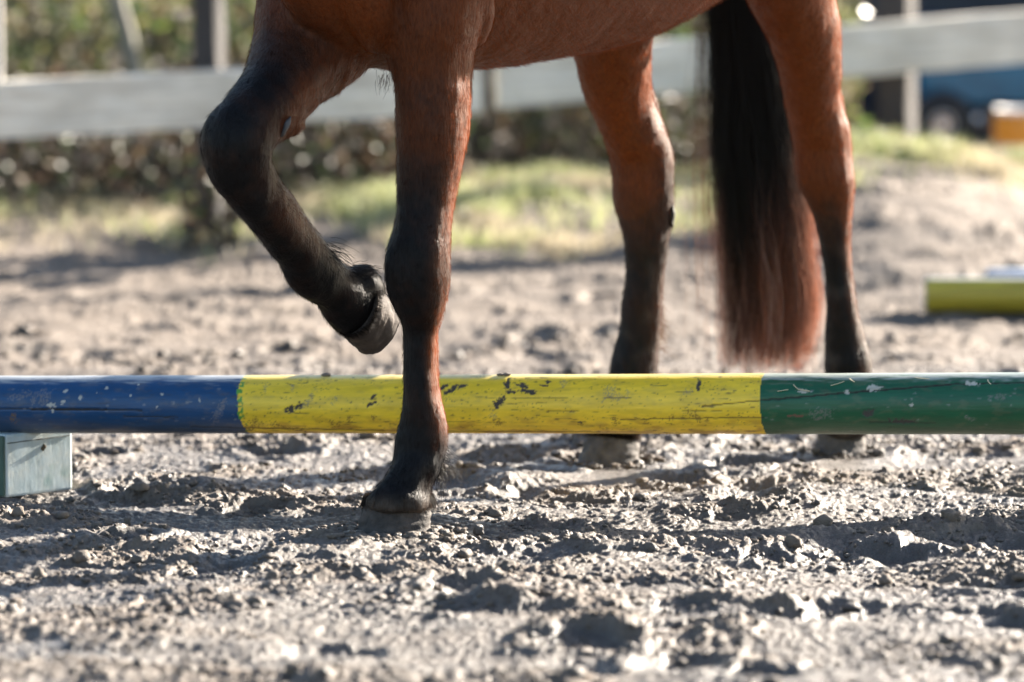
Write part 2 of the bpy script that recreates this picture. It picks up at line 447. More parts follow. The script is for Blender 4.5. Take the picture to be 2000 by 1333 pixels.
LOFTS = []      # for the colour and hair direction lookup
def resample(st, n):
    """Catmull-Rom through the stations"""
    A = np.array([np.concatenate([s['c'], s['u'], [s['hw'], s['hd'], s['bl'], s['br']]]) for s in st])
    out = []
    for i in range(len(A)-1):
        p0 = A[max(i-1, 0)]; p1 = A[i]; p2 = A[i+1]; p3 = A[min(i+2, len(A)-1)]
        for k in range(n):
            t = k/n
            out.append(.5*((2*p1)+(-p0+p2)*t+(2*p0-5*p1+4*p2-p3)*t*t+(-p0+3*p1-3*p2+p3)*t**3))
    out.append(A[-1])
    return np.array(out)
def loft(st, n=3, nv=28, lookup=True, power=2.0):
    A = resample(st, n)
    c = A[:, :3]; u = A[:, 3:6]
    t = np.gradient(c, axis=0); t /= np.linalg.norm(t, axis=1)[:, None]
    v = np.cross(t, u); v /= np.linalg.norm(v, axis=1)[:, None]
    th = np.linspace(0, 2*np.pi, nv, endpoint=False)
    cs = np.sign(np.cos(th))*np.abs(np.cos(th))**(2/power); sn = np.sign(np.sin(th))*np.abs(np.sin(th))**(2/power)
    V = c[:, None]+u[:, None]*A[:, 6][:, None, None]*cs[None, :, None]+v[:, None]*A[:, 7][:, None, None]*sn[None, :, None]
    if lookup: LOFTS.append((c, u, t, A[:, 6], A[:, 8], A[:, 9]))
    return V.reshape(-1, 3), len(A), nv

SOLID_V, SOLID_F = [], []
def add_solid(res):
    V, nu, nv = res
    b = sum(len(x) for x in SOLID_V)
    SOLID_V.append(V)
    F = (grid_faces(nu, nv, True)+b).tolist()
    F.append([b+i for i in range(nv)]); F.append([b+(nu-1)*nv+i for i in range(nv)][::-1])
    SOLID_F.extend(F)

# left fore, the standing leg in front of the pole
LF = [H(-330, 770, 1010, 9.56, 1.0, 0), H(-200, 752, 1000, 9.53, 1.0, 0), H(-80, 745, 978, 9.51, 1.0, .05), H(0, 745, 960, 9.50, 1.05, .1, .05), H(60, 745, 940, 9.49, 1.1, .2, .05), H(110, 752, 924, 9.485, 1.1, .25, .05),
      H(150, 763, 917, 9.48, 1.1, .3, .05), H(190, 769, 916, 9.475, 1.08, .3, .05), H(250, 773, 913, 9.47, 1.05, .3, .1), H(300, 775, 907, 9.465, 1.0, .4, .1), H(350, 775, 895, 9.46, 1.0, .75, .1),
      H(400, 775, 886, 9.455, 1.0, .97, .05), H(430, 771, 883, 9.45, 1.0, 1, .1), H(465, 762, 881, 9.445, .95, 1, .2), H(485, 755, 880, 9.44, .92, 1, .3), H(510, 752, 879, 9.44, .92, 1, .35), H(540, 753, 878, 9.44, .92, 1, .35),
      H(570, 757, 876, 9.445, .95, 1, .25), H(600, 768, 870, 9.45, 1.0, 1, .15), H(622, 780, 862, 9.455, 1.05, 1, .1), H(650, 786, 854, 9.46, 1.15, 1, .0), H(700, 787, 853, 9.46, 1.2, 1, .0), H(750, 787, 855, 9.46, 1.2, 1, .0),
      H(780, 785, 859, 9.46, 1.15, 1, .0), H(805, 782, 866, 9.463, 1.1, 1, .0), H(830, 776, 871, 9.466, 1.02, 1, .1), H(855, 770, 873, 9.468, 1.0, 1, .5), H(880, 768, 872, 9.468, 1.0, 1, .95), H(905, 765, 866, 9.46, 1.0, 1),
      H(925, 756, 859, 9.452, 1.0, 1), H(945, 741, 846, 9.445, 1.0, 1), H(968, 717, 839, 9.44, .98, 1), H(984, 711, 842, 9.435, 1.0, 1), H(993, 716, 838, 9.435, .95, 1), H(1000, 728, 828, 9.435, .85, 1)]
add_solid(loft(LF))
# flexor tendon and sesamoid behind the cannon
add_solid(loft([H(560, 836, 872, 9.475, 1, .8, .2), H(620, 834, 860, 9.485, 1, .5, .2), H(700, 833, 857, 9.49, 1, .4, .2), H(760, 834, 859, 9.49, 1, .4, .2), H(820, 838, 872, 9.485, 1, .6, .2), H(862, 842, 874, 9.48, 1, .8, .4), H(890, 848, 866, 9.475, 1, 1)], lookup=False))
# extensor ridge on the forearm and the back muscle
add_solid(loft([H(60, 838, 935, 9.50, 1.0, 0), H(160, 850, 918, 9.50, 1, 0), H(260, 850, 915, 9.495, 1, 0), H(330, 848, 900, 9.49, 1, 0), H(420, 846, 882, 9.475, 1, 0), H(490, 850, 879, 9.465, 1, 0), H(515, 855, 875, 9.46, 1, 0)], lookup=False))
add_solid(loft([H(470, 757, 790, 9.435, 1, 0), H(510, 752, 815, 9.42, .8, 0), H(545, 755, 815, 9.42, .8, 0), H(585, 764, 800, 9.435, 1, 0)], lookup=False))

# right fore, lifted and folded
RF = [Spx(600, -330, 880, -300, 9.70, 1.0, .0), Spx(545, -200, 850, -150, 9.66, 1.0, .1), Spx(515, -80, 800, 10, 9.61, 1.0, .2, .05), Spx(500, 10, 765, 75, 9.575, .95, .3, .1), Spx(495, 60, 735, 112, 9.55, .92, .35, .1), Spx(487, 100, 701, 140, 9.525, .9, .45, .15), Spx(473, 148, 642, 172, 9.475, .95, .7, .15),
      Spx(449, 186, 604, 214, 9.43, .95, .95, .15), Spx(425, 216, 573, 248, 9.395, .95, 1, .25), Spx(400, 245, 549, 270, 9.37, .92, 1, .6), Spx(393, 276, 535, 290, 9.36, .92, 1, .8), Spx(398, 310, 532, 312, 9.362, .92, 1, .9), Spx(409, 344, 539, 340, 9.375, .95, 1, .8),
      Spx(433, 374, 552, 366, 9.39, 1.0, 1, .5), Spx(460, 405, 571, 396, 9.41, 1.05, 1, .4), Spx(492, 441, 593, 427, 9.44, 1.1, 1, .4), Spx(518, 478, 612, 450, 9.47, 1.1, 1, .5), Spx(541, 511, 635, 473, 9.495, 1.05, 1, .7), Spx(555, 537, 651, 498, 9.512, 1.0, 1, .9),
      Spx(570, 560, 668, 516, 9.53, 1.0, 1), Spx(592, 575, 680, 529, 9.548, 1.0, 1), Spx(612, 587, 693, 532, 9.562, 1.0, 1), Spx(626, 608, 716, 545, 9.58, 1.0, 1), Spx(641, 635, 733, 570, 9.60, 1.0, 1), Spx(665, 650, 742, 590, 9.615, .95, 1), Spx(690, 662, 750, 610, 9.63, .85, 1)]
add_solid(loft(RF))
# heel bulbs of the lifted foot
add_solid(loft([Spx(668, 560, 700, 528, 9.58, 1.2, 1), Spx(676, 572, 725, 524, 9.59, 1.2, 1), Spx(690, 585, 745, 543, 9.61, 1.2, 1), Spx(705, 600, 753, 566, 9.63, 1.1, 1)], lookup=False))
add_solid(loft([Spx(571, 250, 600, 232, 9.43, 1, 0), Spx(545, 268, 572, 252, 9.40, 1, 0), Spx(520, 290, 536, 288, 9.38, 1.2, 0), Spx(518, 330, 538, 326, 9.385, 1.2, 0), Spx(530, 375, 553, 362, 9.40, 1.2, 0)], lookup=False))

RH = [H(-420, 1160, 1320, 10.22, 1.0, 0), H(-250, 1085, 1360, 10.24, 1.0, 0), H(-120, 1098, 1325, 10.26, 1.1, 0), H(-50, 1108, 1300, 10.28, 1.2, 0), H(0, 1113, 1288, 10.29, 1.2, 0), H(50, 1116, 1279, 10.30, 1.2, 0), H(100, 1119, 1271, 10.32, 1.15, 0), H(150, 1132, 1273, 10.34, 1.1, .02), H(200, 1147, 1279, 10.37, 1.1, .02, .15),
      H(250, 1168, 1297, 10.39, 1.1, .05, .3), H(300, 1189, 1313, 10.41, 1.0, .1, .4), H(350, 1195, 1315, 10.41, .95, .15, .5), H(400, 1199, 1316, 10.41, .92, .3, .6), H(440, 1212, 1312, 10.405, .9, .6, .7), H(470, 1220, 1305, 10.40, .9, .8), H(520, 1221, 1297, 10.40, .95, .9, .6),
      H(570, 1217, 1293, 10.40, 1.0, .92, .5), H(620, 1212, 1290, 10.40, 1.0, .94, .5), H(663, 1206, 1287, 10.40, 1.0, .96, .55), H(700, 1196, 1285, 10.40, 1.0, .97, .7), H(735, 1189, 1283, 10.40, 1.0, 1, .9), H(770, 1187, 1278, 10.395, 1.0, 1), H(805, 1170, 1264, 10.385, 1.0, 1), H(840, 1146, 1252, 10.375, 1.0, 1), H(854, 1148, 1250, 10.37, .95, 1)]
add_solid(loft(RH))
LH = [H(-420, 1400, 1560, 10.24, 1.0, 0), H(-250, 1365, 1655, 10.27, 1.0, 0), H(-120, 1400, 1640, 10.33, 1.1, 0), H(-50, 1432, 1632, 10.37, 1.2, 0), H(0, 1459, 1633, 10.39, 1.2, 0), H(38, 1480, 1640, 10.40, 1.15, 0), H(87, 1506, 1641, 10.42, 1.1, 0), H(140, 1522, 1641, 10.45, 1.1, 0), H(189, 1532, 1639, 10.48, 1.05, .02), H(217, 1539, 1648, 10.50, 1.05, .02), H(245, 1544, 1658, 10.51, 1.05, .02),
      H(276, 1548, 1662, 10.52, 1.0, .03), H(308, 1549, 1663, 10.52, .95, .05), H(350, 1553, 1668, 10.52, .92, .15, .02), H(378, 1566, 1667, 10.52, .92, .3, .05), H(405, 1579, 1664, 10.52, .92, .5, .05), H(435, 1592, 1661, 10.52, .95, .7, .1), H(465, 1599, 1660, 10.52, 1.0, .85, .15), H(507, 1606, 1662, 10.52, 1.05, .93, .2), H(559, 1612, 1666, 10.52, 1.05, .97, .3),
      H(604, 1614, 1673, 10.52, 1.05, 1, .4), H(648, 1611, 1685, 10.525, 1.0, 1, .5), H(680, 1609, 1695, 10.53, 1.0, 1, .6), H(707, 1609, 1700, 10.53, 1.0, 1, .7), H(735, 1612, 1698, 10.53, 1.0, 1, .8), H(770, 1617, 1692, 10.525, 1.0, 1), H(810, 1612, 1692, 10.52, 1.0, 1), H(840, 1608, 1696, 10.515, 1.0, 1), H(852, 1612, 1690, 10.515, .95, 1)]
add_solid(loft(LH))
# point of the hock and the tendon above it, on both hind legs
add_solid(loft([H(60, 1600, 1640, 10.45, 1, 0), H(150, 1600, 1640, 10.50, 1, 0), H(210, 1612, 1649, 10.56, 1, 0), H(270, 1622, 1662, 10.59, 1, 0), H(330, 1628, 1662, 10.58, 1, 0), H(400, 1636, 1660, 10.55, 1, 0)], lookup=False))
add_solid(loft([H(60, 1232, 1276, 10.36, 1, 0), H(150, 1238, 1273, 10.40, 1, 0), H(230, 1262, 1292, 10.45, 1, 0), H(300, 1280, 1315, 10.48, 1, 0), H(360, 1285, 1314, 10.47, 1, 0), H(430, 1282, 1308, 10.44, 1, 0)], lookup=False))

# torso, neck, head: stations along the horse's own axis
A0 = np.array([-.23, 9.57, 0.0])
def T(s, zc, hh, hw, off=0, bl=0): return dict(c=A0-HEAD*s+SIDE*off+UP*zc, u=SIDE, hw=hw, hd=hh, bl=bl, br=bl)
add_solid(loft([T(-.36, 1.22, .10, .09), T(-.33, 1.22, .14, .13), T(-.26, 1.22, .18, .165), T(-.17, 1.21, .23, .185), T(-.08, 1.19, .28, .20), T(.02, 1.15, .34, .22), T(.15, 1.135, .375, .25), T(.3, 1.13, .373, .275), T(.45, 1.125, .36, .29), T(.6, 1.125, .345, .29),
                T(.75, 1.14, .318, .28), T(.9, 1.165, .285, .265), T(1.05, 1.19, .26, .25), T(1.2, 1.19, .24, .24), T(1.35, 1.20, .19, .2), T(1.44, 1.20, .11, .12)], n=4, nv=64, power=2.1))
add_solid(loft([T(.15, 1.30, .20, .13), T(-.05, 1.35, .23, .13), T(-.3, 1.45, .2, .1), T(-.55, 1.62, .15, .075), T(-.75, 1.78, .11, .065), T(-.86, 1.84, .07, .06)], n=4, nv=32))
def Hd(p0, p1, k, w, d):
    c = p0+(p1-p0)*k
    return dict(c=c, u=SIDE, hw=w, hd=d, bl=0, br=0)
hp0 = A0+HEAD*.74+UP*1.88; hp1 = A0+HEAD*1.10+UP*1.42
add_solid(loft([Hd(hp0, hp1, 0, .05, .06), Hd(hp0, hp1, .15, .095, .115), Hd(hp0, hp1, .4, .10, .125), Hd(hp0, hp1, .65, .065, .085), Hd(hp0, hp1, .9, .06, .075), Hd(hp0, hp1, 1.0, .045, .055)], n=3, nv=28))
for sd_ in (-1, 1):
    e0 = hp0+SIDE*sd_*.05+UP*.02
    add_solid(loft([dict(c=e0+UP*k*.14+HEAD*.02*k, u=SIDE, hw=w, hd=w*.6, bl=0, br=0) for k, w in ((0, .022), (.4, .03), (.75, .018), (1, .005))], lookup=False, nv=12))
add_solid(loft([T(-.24, 1.04, .10, .06), T(-.17, .985, .10, .075), T(-.08, .92, .11, .09), T(.02, .86, .095, .10), T(.12, .86, .09, .10)], nv=32))
# breast folds between the forearms
add_solid(loft([Spx(600, -120, 700, -160, 9.40, 1.0), Spx(640, -20, 760, -40, 9.42, 1.0), Spx(680, 50, 780, 30, 9.45, 1.0), Spx(712, 95, 790, 88, 9.48, .8)], lookup=False))
add_solid(loft([Spx(860, -160, 960, -160, 9.44, 1.0), Spx(880, -60, 965, -50, 9.46, 1.0), Spx(905, 20, 965, 30, 9.50, 1.0), Spx(905, 70, 945, 85, 9.53, 1.0)], lookup=False))
# dock
dk = A0-HEAD*1.40+UP*1.28
add_solid(loft([dict(c=dk+HEAD*.1+UP*.04, u=SIDE, hw=.045, hd=.045, bl=1, br=1), dict(c=dk-HEAD*.06, u=SIDE, hw=.035, hd=.035, bl=1, br=1), dict(c=dk-HEAD*.10-UP*.14, u=SIDE, hw=.028, hd=.028, bl=1, br=1), dict(c=dk-HEAD*.10-UP*.30, u=SIDE, hw=.014, hd=.014, bl=1, br=1)], nv=14))

raw = bpy.data.meshes.new('raw'); raw.from_pydata([tuple(map(float, v)) for v in np.concatenate(SOLID_V)], [], SOLID_F)
ro = bpy.data.objects.new('raw', raw); COL.objects.link(ro)
md = ro.modifiers.new('r', 'REMESH'); md.mode = 'VOXEL'; md.voxel_size = .0052; md.use_smooth_shade = True
md = ro.modifiers.new('s', 'SMOOTH'); md.factor = .5; md.iterations = 5
dg = bpy.context.evaluated_depsgraph_get(); dg.update()
body_me = bpy.data.meshes.new_from_object(ro.evaluated_get(dg), depsgraph=dg)
bpy.data.objects.remove(ro); bpy.data.meshes.remove(raw)
nvb = len(body_me.vertices)
BV = np.empty(nvb*3, dtype=np.float32); body_me.vertices.foreach_get('co', BV); BV = BV.reshape(-1, 3).astype(float)
BN = np.empty(nvb*3, dtype=np.float32); body_me.vertices.foreach_get('normal', BN); BN = BN.reshape(-1, 3).astype(float)

LC = np.concatenate([l[0] for l in LOFTS]); LU = np.concatenate([l[1] for l in LOFTS]); LT = np.concatenate([l[2] for l in LOFTS])
LW = np.concatenate([l[3] for l in LOFTS]); LBL = np.concatenate([l[4] for l in LOFTS]); LBR = np.concatenate([l[5] for l in LOFTS])
LID = np.concatenate([np.full(len(l[0]), i) for i, l in enumerate(LOFTS)])
def lookup(pts):
    """for each point: how black the coat is, and which way the hair lies"""
    bk = np.zeros(len(pts)); hd = np.zeros((len(pts), 3)); wid = np.zeros(len(pts), int)
    for s in range(0, len(pts), 20000):
        p = pts[s:s+20000]
        d = np.linalg.norm(p[:, None]-LC[None], axis=2)/np.maximum(LW[None], .03)
        w = 1/(d**8+1e-6); w /= w.sum(1)[:, None]
        i = d.argmin(1)
        t = np.einsum('ij,ij->i', p-LC[i], LU[i])/np.maximum(LW[i], .01)
        k = sstep(.1, .85, t)
        bk[s:s+20000] = (w@LBL)*(1-k)+(w@LBR)*k
        hd[s:s+20000] = w@LT; wid[s:s+20000] = LID[i]
    return bk, hd, wid
bk, hdv, wid = lookup(BV)
def noise3(p, sc, seed):
    return (perlin(p[:, 0]*sc+p[:, 2]*sc*.37, p[:, 1]*sc-p[:, 2]*sc*.61, seed)+perlin(p[:, 2]*sc*.9+seed, (p[:, 0]+p[:, 1])*sc*.7, seed+3))*.7
def coat_colour(p, bk, wid):
    n = noise3(p, 22, 101); n2 = noise3(p, 90, 103)
    b = np.clip(bk+.16*n+.10*n2*(bk > .05), 0, 1)[:, None]
    brown = np.array([.128, .0315, .0070])*(1+.16*n[:, None]+.10*n2[:, None])
    dark = np.array([.036, .0130, .0062]); black = np.array([.0036, .0034, .0042])
    c = np.where(b < .5, brown*(1-b*2)+dark*b*2, dark*(2-b*2)+black*(b*2-1))
    # dried mud splashes low on the legs
    z = p[:, 2]
    sp = sstep(.6, .9, noise3(p, 130, 111))*sstep(.4, .05, z)*.3
    sp = np.maximum(sp, sstep(.075, .045, z)*(.5+.5*sstep(-.1, .5, noise3(p, 40, 113)))*.55)
    hind = (p[:, 1] > 10.0)
    sp = np.where(hind, np.maximum(sp, sstep(.55, .2, z)*sstep(-.1, .6, noise3(p, 30, 117))*.22), sp)[:, None]
    return c*(1-sp)+np.array([.12, .10, .085])*sp
bc = coat_colour(BV, bk, wid)
# gentle muscle relief
rel = (.35+.65*sstep(1.0, .75, BV[:, 2]))*(.0032*noise3(BV, 9, 131)+.0021*noise3(BV*np.array([1, 1, .42]), 34, 133)+.0010*noise3(BV*np.array([1, 1, .5]), 90, 135))
BV2 = BV+BN*rel[:, None]
body_me.vertices.foreach_set('co', BV2.astype(np.float32).ravel()); body_me.update()
set_col(body_me, bc)
body_me.materials.clear(); body_me.materials.append(M_SKIN)
body_me.polygons.foreach_set('use_smooth', np.ones(len(body_me.polygons), bool))
horse = empty('horse', (0.1, 9.95, 0))
tag(horse, 'bay horse stepping over the painted pole with one black foreleg lifted', 'horse')
HINV = np.array([-.1, -9.95, 0])
def adopt(o, parent=horse):
    o.parent = parent; o.location = (-.1, -9.95, 0)
    return o
body = bpy.data.objects.new('body', body_me); COL.objects.link(body); adopt(body)

def strands(name, pts, radius, cols, mat, tip=.25):
    """pts (n,k,3) world points"""
    n, k, _ = pts.shape
    c = bpy.data.hair_curves.new(name); c.add_curves([k]*n)
    c.points.foreach_set('position', pts.astype(np.float32).ravel())
    r = np.asarray(radius).reshape(-1, 1)*np.linspace(1, tip, k)[None]
    ra = c.attributes.new('radius', 'FLOAT', 'POINT'); ra.data.foreach_set('value', np.broadcast_to(r, (n, k)).astype(np.float32).ravel())
    a = c.attributes.new('col', 'FLOAT_COLOR', 'POINT')
    cc = np.ones((n, k, 4), np.float32); cc[..., :3] = cols if cols.ndim == 3 else cols[:, None]
    a.data.foreach_set('color', cc.ravel())
    c.materials.append(mat)
    o = bpy.data.objects.new(name, c); COL.objects.link(o)
    return o

# short coat hair over everything below the withers
nf = len(body_me.polygons)
fc = np.empty(nf*3, np.float32); body_me.polygons.foreach_get('center', fc); fc = fc.reshape(-1, 3)
fn = np.empty(nf*3, np.float32); body_me.polygons.foreach_get('normal', fn); fn = fn.reshape(-1, 3)
fa = np.empty(nf, np.float32); body_me.polygons.foreach_get('area', fa)
prob = fa*np.where(fc[:, 2] < 1.0, 1.0, .12)*np.where(fc[:, 2] < .045, 0, 1); prob /= prob.sum()
NH = 170000
idx = rng.choice(nf, NH, p=prob)
root = fc[idx].astype(float)+rng.uniform(-.0026, .0026, (NH, 3)); nrm = fn[idx].astype(float)
root -= nrm*.0010
hb, hh, hw_ = lookup(root)
back = hw_ >= 4
hh = np.where((hw_ == 4)[:, None], -HEAD*.75-UP*.55, hh)
hh += .22*np.stack([noise3(root, 12, 141), noise3(root, 12, 143), noise3(root, 12, 145)], -1)+rng.normal(0, .10, (NH, 3))
tg = hh-nrm*np.einsum('ij,ij->i', hh, nrm)[:, None]; tg /= np.maximum(np.linalg.norm(tg, axis=1), 1e-6)[:, None]
ln = np.where(root[:, 2] < .12, .013, np.where(hw_ == 4, .013, .0085))*rng.uniform(.6, 1.3, NH)
lift = rng.uniform(.12, .38, NH)
t = np.array([0, .5, 1.0])
pts = root[:, None]+tg[:, None]*(ln[:, None, None]*t[None, :, None])+nrm[:, None]*((ln*lift)[:, None]*(t*(1.35-.5*t)))[..., None]
pts += UP*(-.10*ln[:, None, None]*(t*t)[None, :, None])
hc = coat_colour(root, hb, hw_)*(rng.uniform(.5, 2.1, NH)*(1+.55*noise3(root*np.array([1, 1, .3]), 210, 151)).clip(.3, 2))[:, None]
hc = np.clip(hc*np.array([1.2, 1.0, .85]), .003, .9)
coat = adopt(strands('coat_hair', pts, rng.uniform(.00013, .00022, NH), hc, M_COAT)); coat['kind'] = 'stuff'

# longer black hair: feather behind the fetlocks
def feather(center, spread, n, ln, d, seed, col=(.008, .007, .007)):
    r = np.random.default_rng(seed); d = np.array(d, float); d /= np.linalg.norm(d)
    c0 = np.array(center)+r.normal(0, 1, (n, 3))*spread
    t = np.linspace(0, 1, 6); L_ = ln*r.uniform(.4, 1.1, n)
    dd = d+r.normal(0, .28, (n, 3))
    curl = r.normal(0, .35, (n, 3))
    p = c0[:, None]+dd[:, None]*(L_[:, None]*t)[..., None]+curl[:, None]*(L_[:, None]*t*t)[..., None]*.5-UP*(L_[:, None]*t*t)[..., None]*.5
    return adopt(strands('fetlock_hair', p, np.full(n, .00034), np.tile(col, (n, 1)), M_TAILHAIR))
feather(P(856, 905, 9.49), (.006, .012, .017), 150, .022, (.35, .3, -.9), 1)
feather(P(868, 892, 9.475), (.003, .01, .010), 45, .026, (1, .2, -.35), 2)
feather(P(640, 492, 9.51), (.008, .01, .008), 110, .036, (.8, .3, -.25), 3)
feather(P(700, 530, 9.57), (.014, .015, .006), 420, .012, (.5, .1, .1), 4)
feather(P(1288, 640, 10.43), (.003, .01, .03), 160, .020, (1, .2, -.3), 5, (.10, .045, .02))
feather(P(752, 150, 9.48), (.006, .01, .008), 40, .014, (-.2, 0, -1), 6, (.05, .02, .012))
av = np.array([.60, .64, -.42])
def fringe(c, r_, toe, n, seed, a=UP, ln=.012):
    r = np.random.default_rng(seed); a = np.array(a, float); a /= np.linalg.norm(a); toe = np.array(toe, float); toe = toe-a*toe.dot(a); toe /= np.linalg.norm(toe); sd2 = np.cross(a, toe)
    th = r.uniform(0, 6.283, n); rr2 = r_*r.uniform(.93, 1.0, n); hz = r.uniform(-.001, .009, n)
    out = toe*np.cos(th)[:, None]+sd2*np.sin(th)[:, None]
    c0 = np.array(c)+out*rr2[:, None]+a*hz[:, None]
    t = np.linspace(0, 1, 4); L_ = ln*r.uniform(.5, 1.4, n)
    dd = -a*1.0+out*.42+r.normal(0, .16, (n, 3))
    p = c0[:, None]+dd[:, None]*(L_[:, None]*t)[..., None]-out[:, None]*(L_[:, None]*t*t)[..., None]*.15
    return adopt(strands('coronet_hair', p, np.full(n, .00032), np.array([.012, .010, .009])*r.uniform(.5, 3.2, n)[:, None], M_COAT))
fringe(((776.5-1000)*9.44/FPX, 9.458, .052), .0585, HEAD, 2600, 31, ln=.014)
fringe(P(697, 602, 9.592), .0515, (-.5, -.2, -.85), 1600, 34, -av, .009)
fringe(((1199.5-1000)*10.375/FPX, 10.393, .050), .0475, HEAD, 700, 32)
fringe(((1652.5-1000)*10.52/FPX, 10.538, .048), .0415, HEAD, 600, 33)
# chestnuts (the horny callosities)
def blob(name, c, r, mat, seed=0, parent=horse, rot=None):
    import bmesh
    bm = bmesh.new(); bmesh.ops.create_icosphere(bm, subdivisions=3, radius=1)
    v = np.array([x.co[:] for x in bm.verts]); f = [[y.index for y in x.verts] for x in bm.faces]; bm.free()
    n = 1+.15*np.sin(v[:, 0]*4+seed)*np.cos(v[:, 2]*5+seed)
    v = v*n[:, None]*np.array(r)
    if rot: 
        a = rot; v = np.stack([v[:, 0]*math.cos(a)-v[:, 2]*math.sin(a), v[:, 1], v[:, 0]*math.sin(a)+v[:, 2]*math.cos(a)], -1)
    return adopt(py_mesh(name, v+np.array(c), f, mat, None, True), parent)
M_HORN = dry_mud_on('grey_callosity', (.05, .05, .055), .6)
blob('chestnut', P(557, 250, 9.375), (.0055, .009, .019), M_HORN, 1, rot=-.45)
blob('chestnut', P(1313, 424, 10.395), (.0050, .010, .0215), dry_mud_on('dark_callosity', (.030, .024, .022), .75), 2, rot=-.05)

# hooves: each its own wall of horn, toe forward, coronet sloping down to the heel
def hoof(c_low, c_up, r_low, r_up, a, toe, toe_drop=.0, seed=0, heel=.85, mat=None):
    """loft between the sole ring and the coronet ring; a = axis from sole to coronet, toe = toe direction"""
    a = np.array(a, float); a /= np.linalg.norm(a); toe = np.array(toe, float); toe = toe-a*toe.dot(a); toe /= np.linalg.norm(toe)
    sd_ = np.cross(a, toe)
    nu, nv = 22, 64; V = []
    th = np.linspace(0, 2*np.pi, nv, endpoint=False)
    for i in range(nu):
        k = i/(nu-1)
        c = np.array(c_low)*(1-k)+np.array(c_up)*k; r = r_low*(1-k)+r_up*k
        if k > .9: r *= 1-.035*(k-.9)/.1
        ct = np.where(np.cos(th) > 0, np.cos(th), np.cos(th)*heel)
        rg = .0005*np.sin(k*26+np.cos(th)*1.5)+.0022*perlin(th*2, np.full(nv, k*3.), seed+4)+.0012*perlin(th*11, np.full(nv, k*14.), seed+6)+.0010*perlin(th*5, np.full(nv, k*9.), seed)
        V.append(c+toe*((r+rg)*ct)[:, None]+sd_*((r+rg)*.95*np.sin(th))[:, None]-a*(k*(toe_drop)*(1-np.cos(th))*.5)[:, None])
    V = np.concatenate(V)
    b = len(V); V = np.concatenate([V, [np.array(c_low)+a*.008], [np.array(c_up)]])
    F = grid_faces(nu, nv, True).tolist()
    F += [[b, (i+1) % nv, i] for i in range(nv)]+[[b+1, (nu-1)*nv+i, (nu-1)*nv+(i+1) % nv] for i in range(nv)]
    o = py_mesh('hoof', V, F, mat or M_HOOF, None, True)
    return adopt(o)
M_HOOF2 = simple('mud_coated_hoof', (.085, .074, .066), .85, 45, .5, 1.0, .006)
def ground_hoof(key, wpx, D, cpx, seed, lift=-.012, hgt=.062, mat=None):
    g = HOOVES[key]
    lo = np.array([(sum(wpx)/2-1000)*D/FPX, D, lift]); r1 = (wpx[1]-wpx[0])/2*D/FPX
    hi = np.array([(sum(cpx)/2-1000)*D/FPX, D+.018, lift+hgt]); r2 = (cpx[1]-cpx[0])/2*D/FPX
    return hoof(lo, hi, r1, r2, UP, HEAD, .02, seed, .85, mat)
ground_hoof('LF', (688, 846), 9.44, (706, 847), 1, -.014, .064)
ground_hoof('RH', (1126, 1257), 10.375, (1143, 1255), 2, -.012, .06, M_HOOF2)
ground_hoof('LH', (1590, 1702), 10.52, (1604, 1700), 3, -.012, .058, M_HOOF2)
hoof(P(736, 636, 9.655), P(697, 602, 9.592), .0535, .0515, -av, (-.5, -.2, -.85), .0, 4, .95, simple('brown_hoof_horn', (.055, .042, .034), .85, 40, .45, .9, .004))

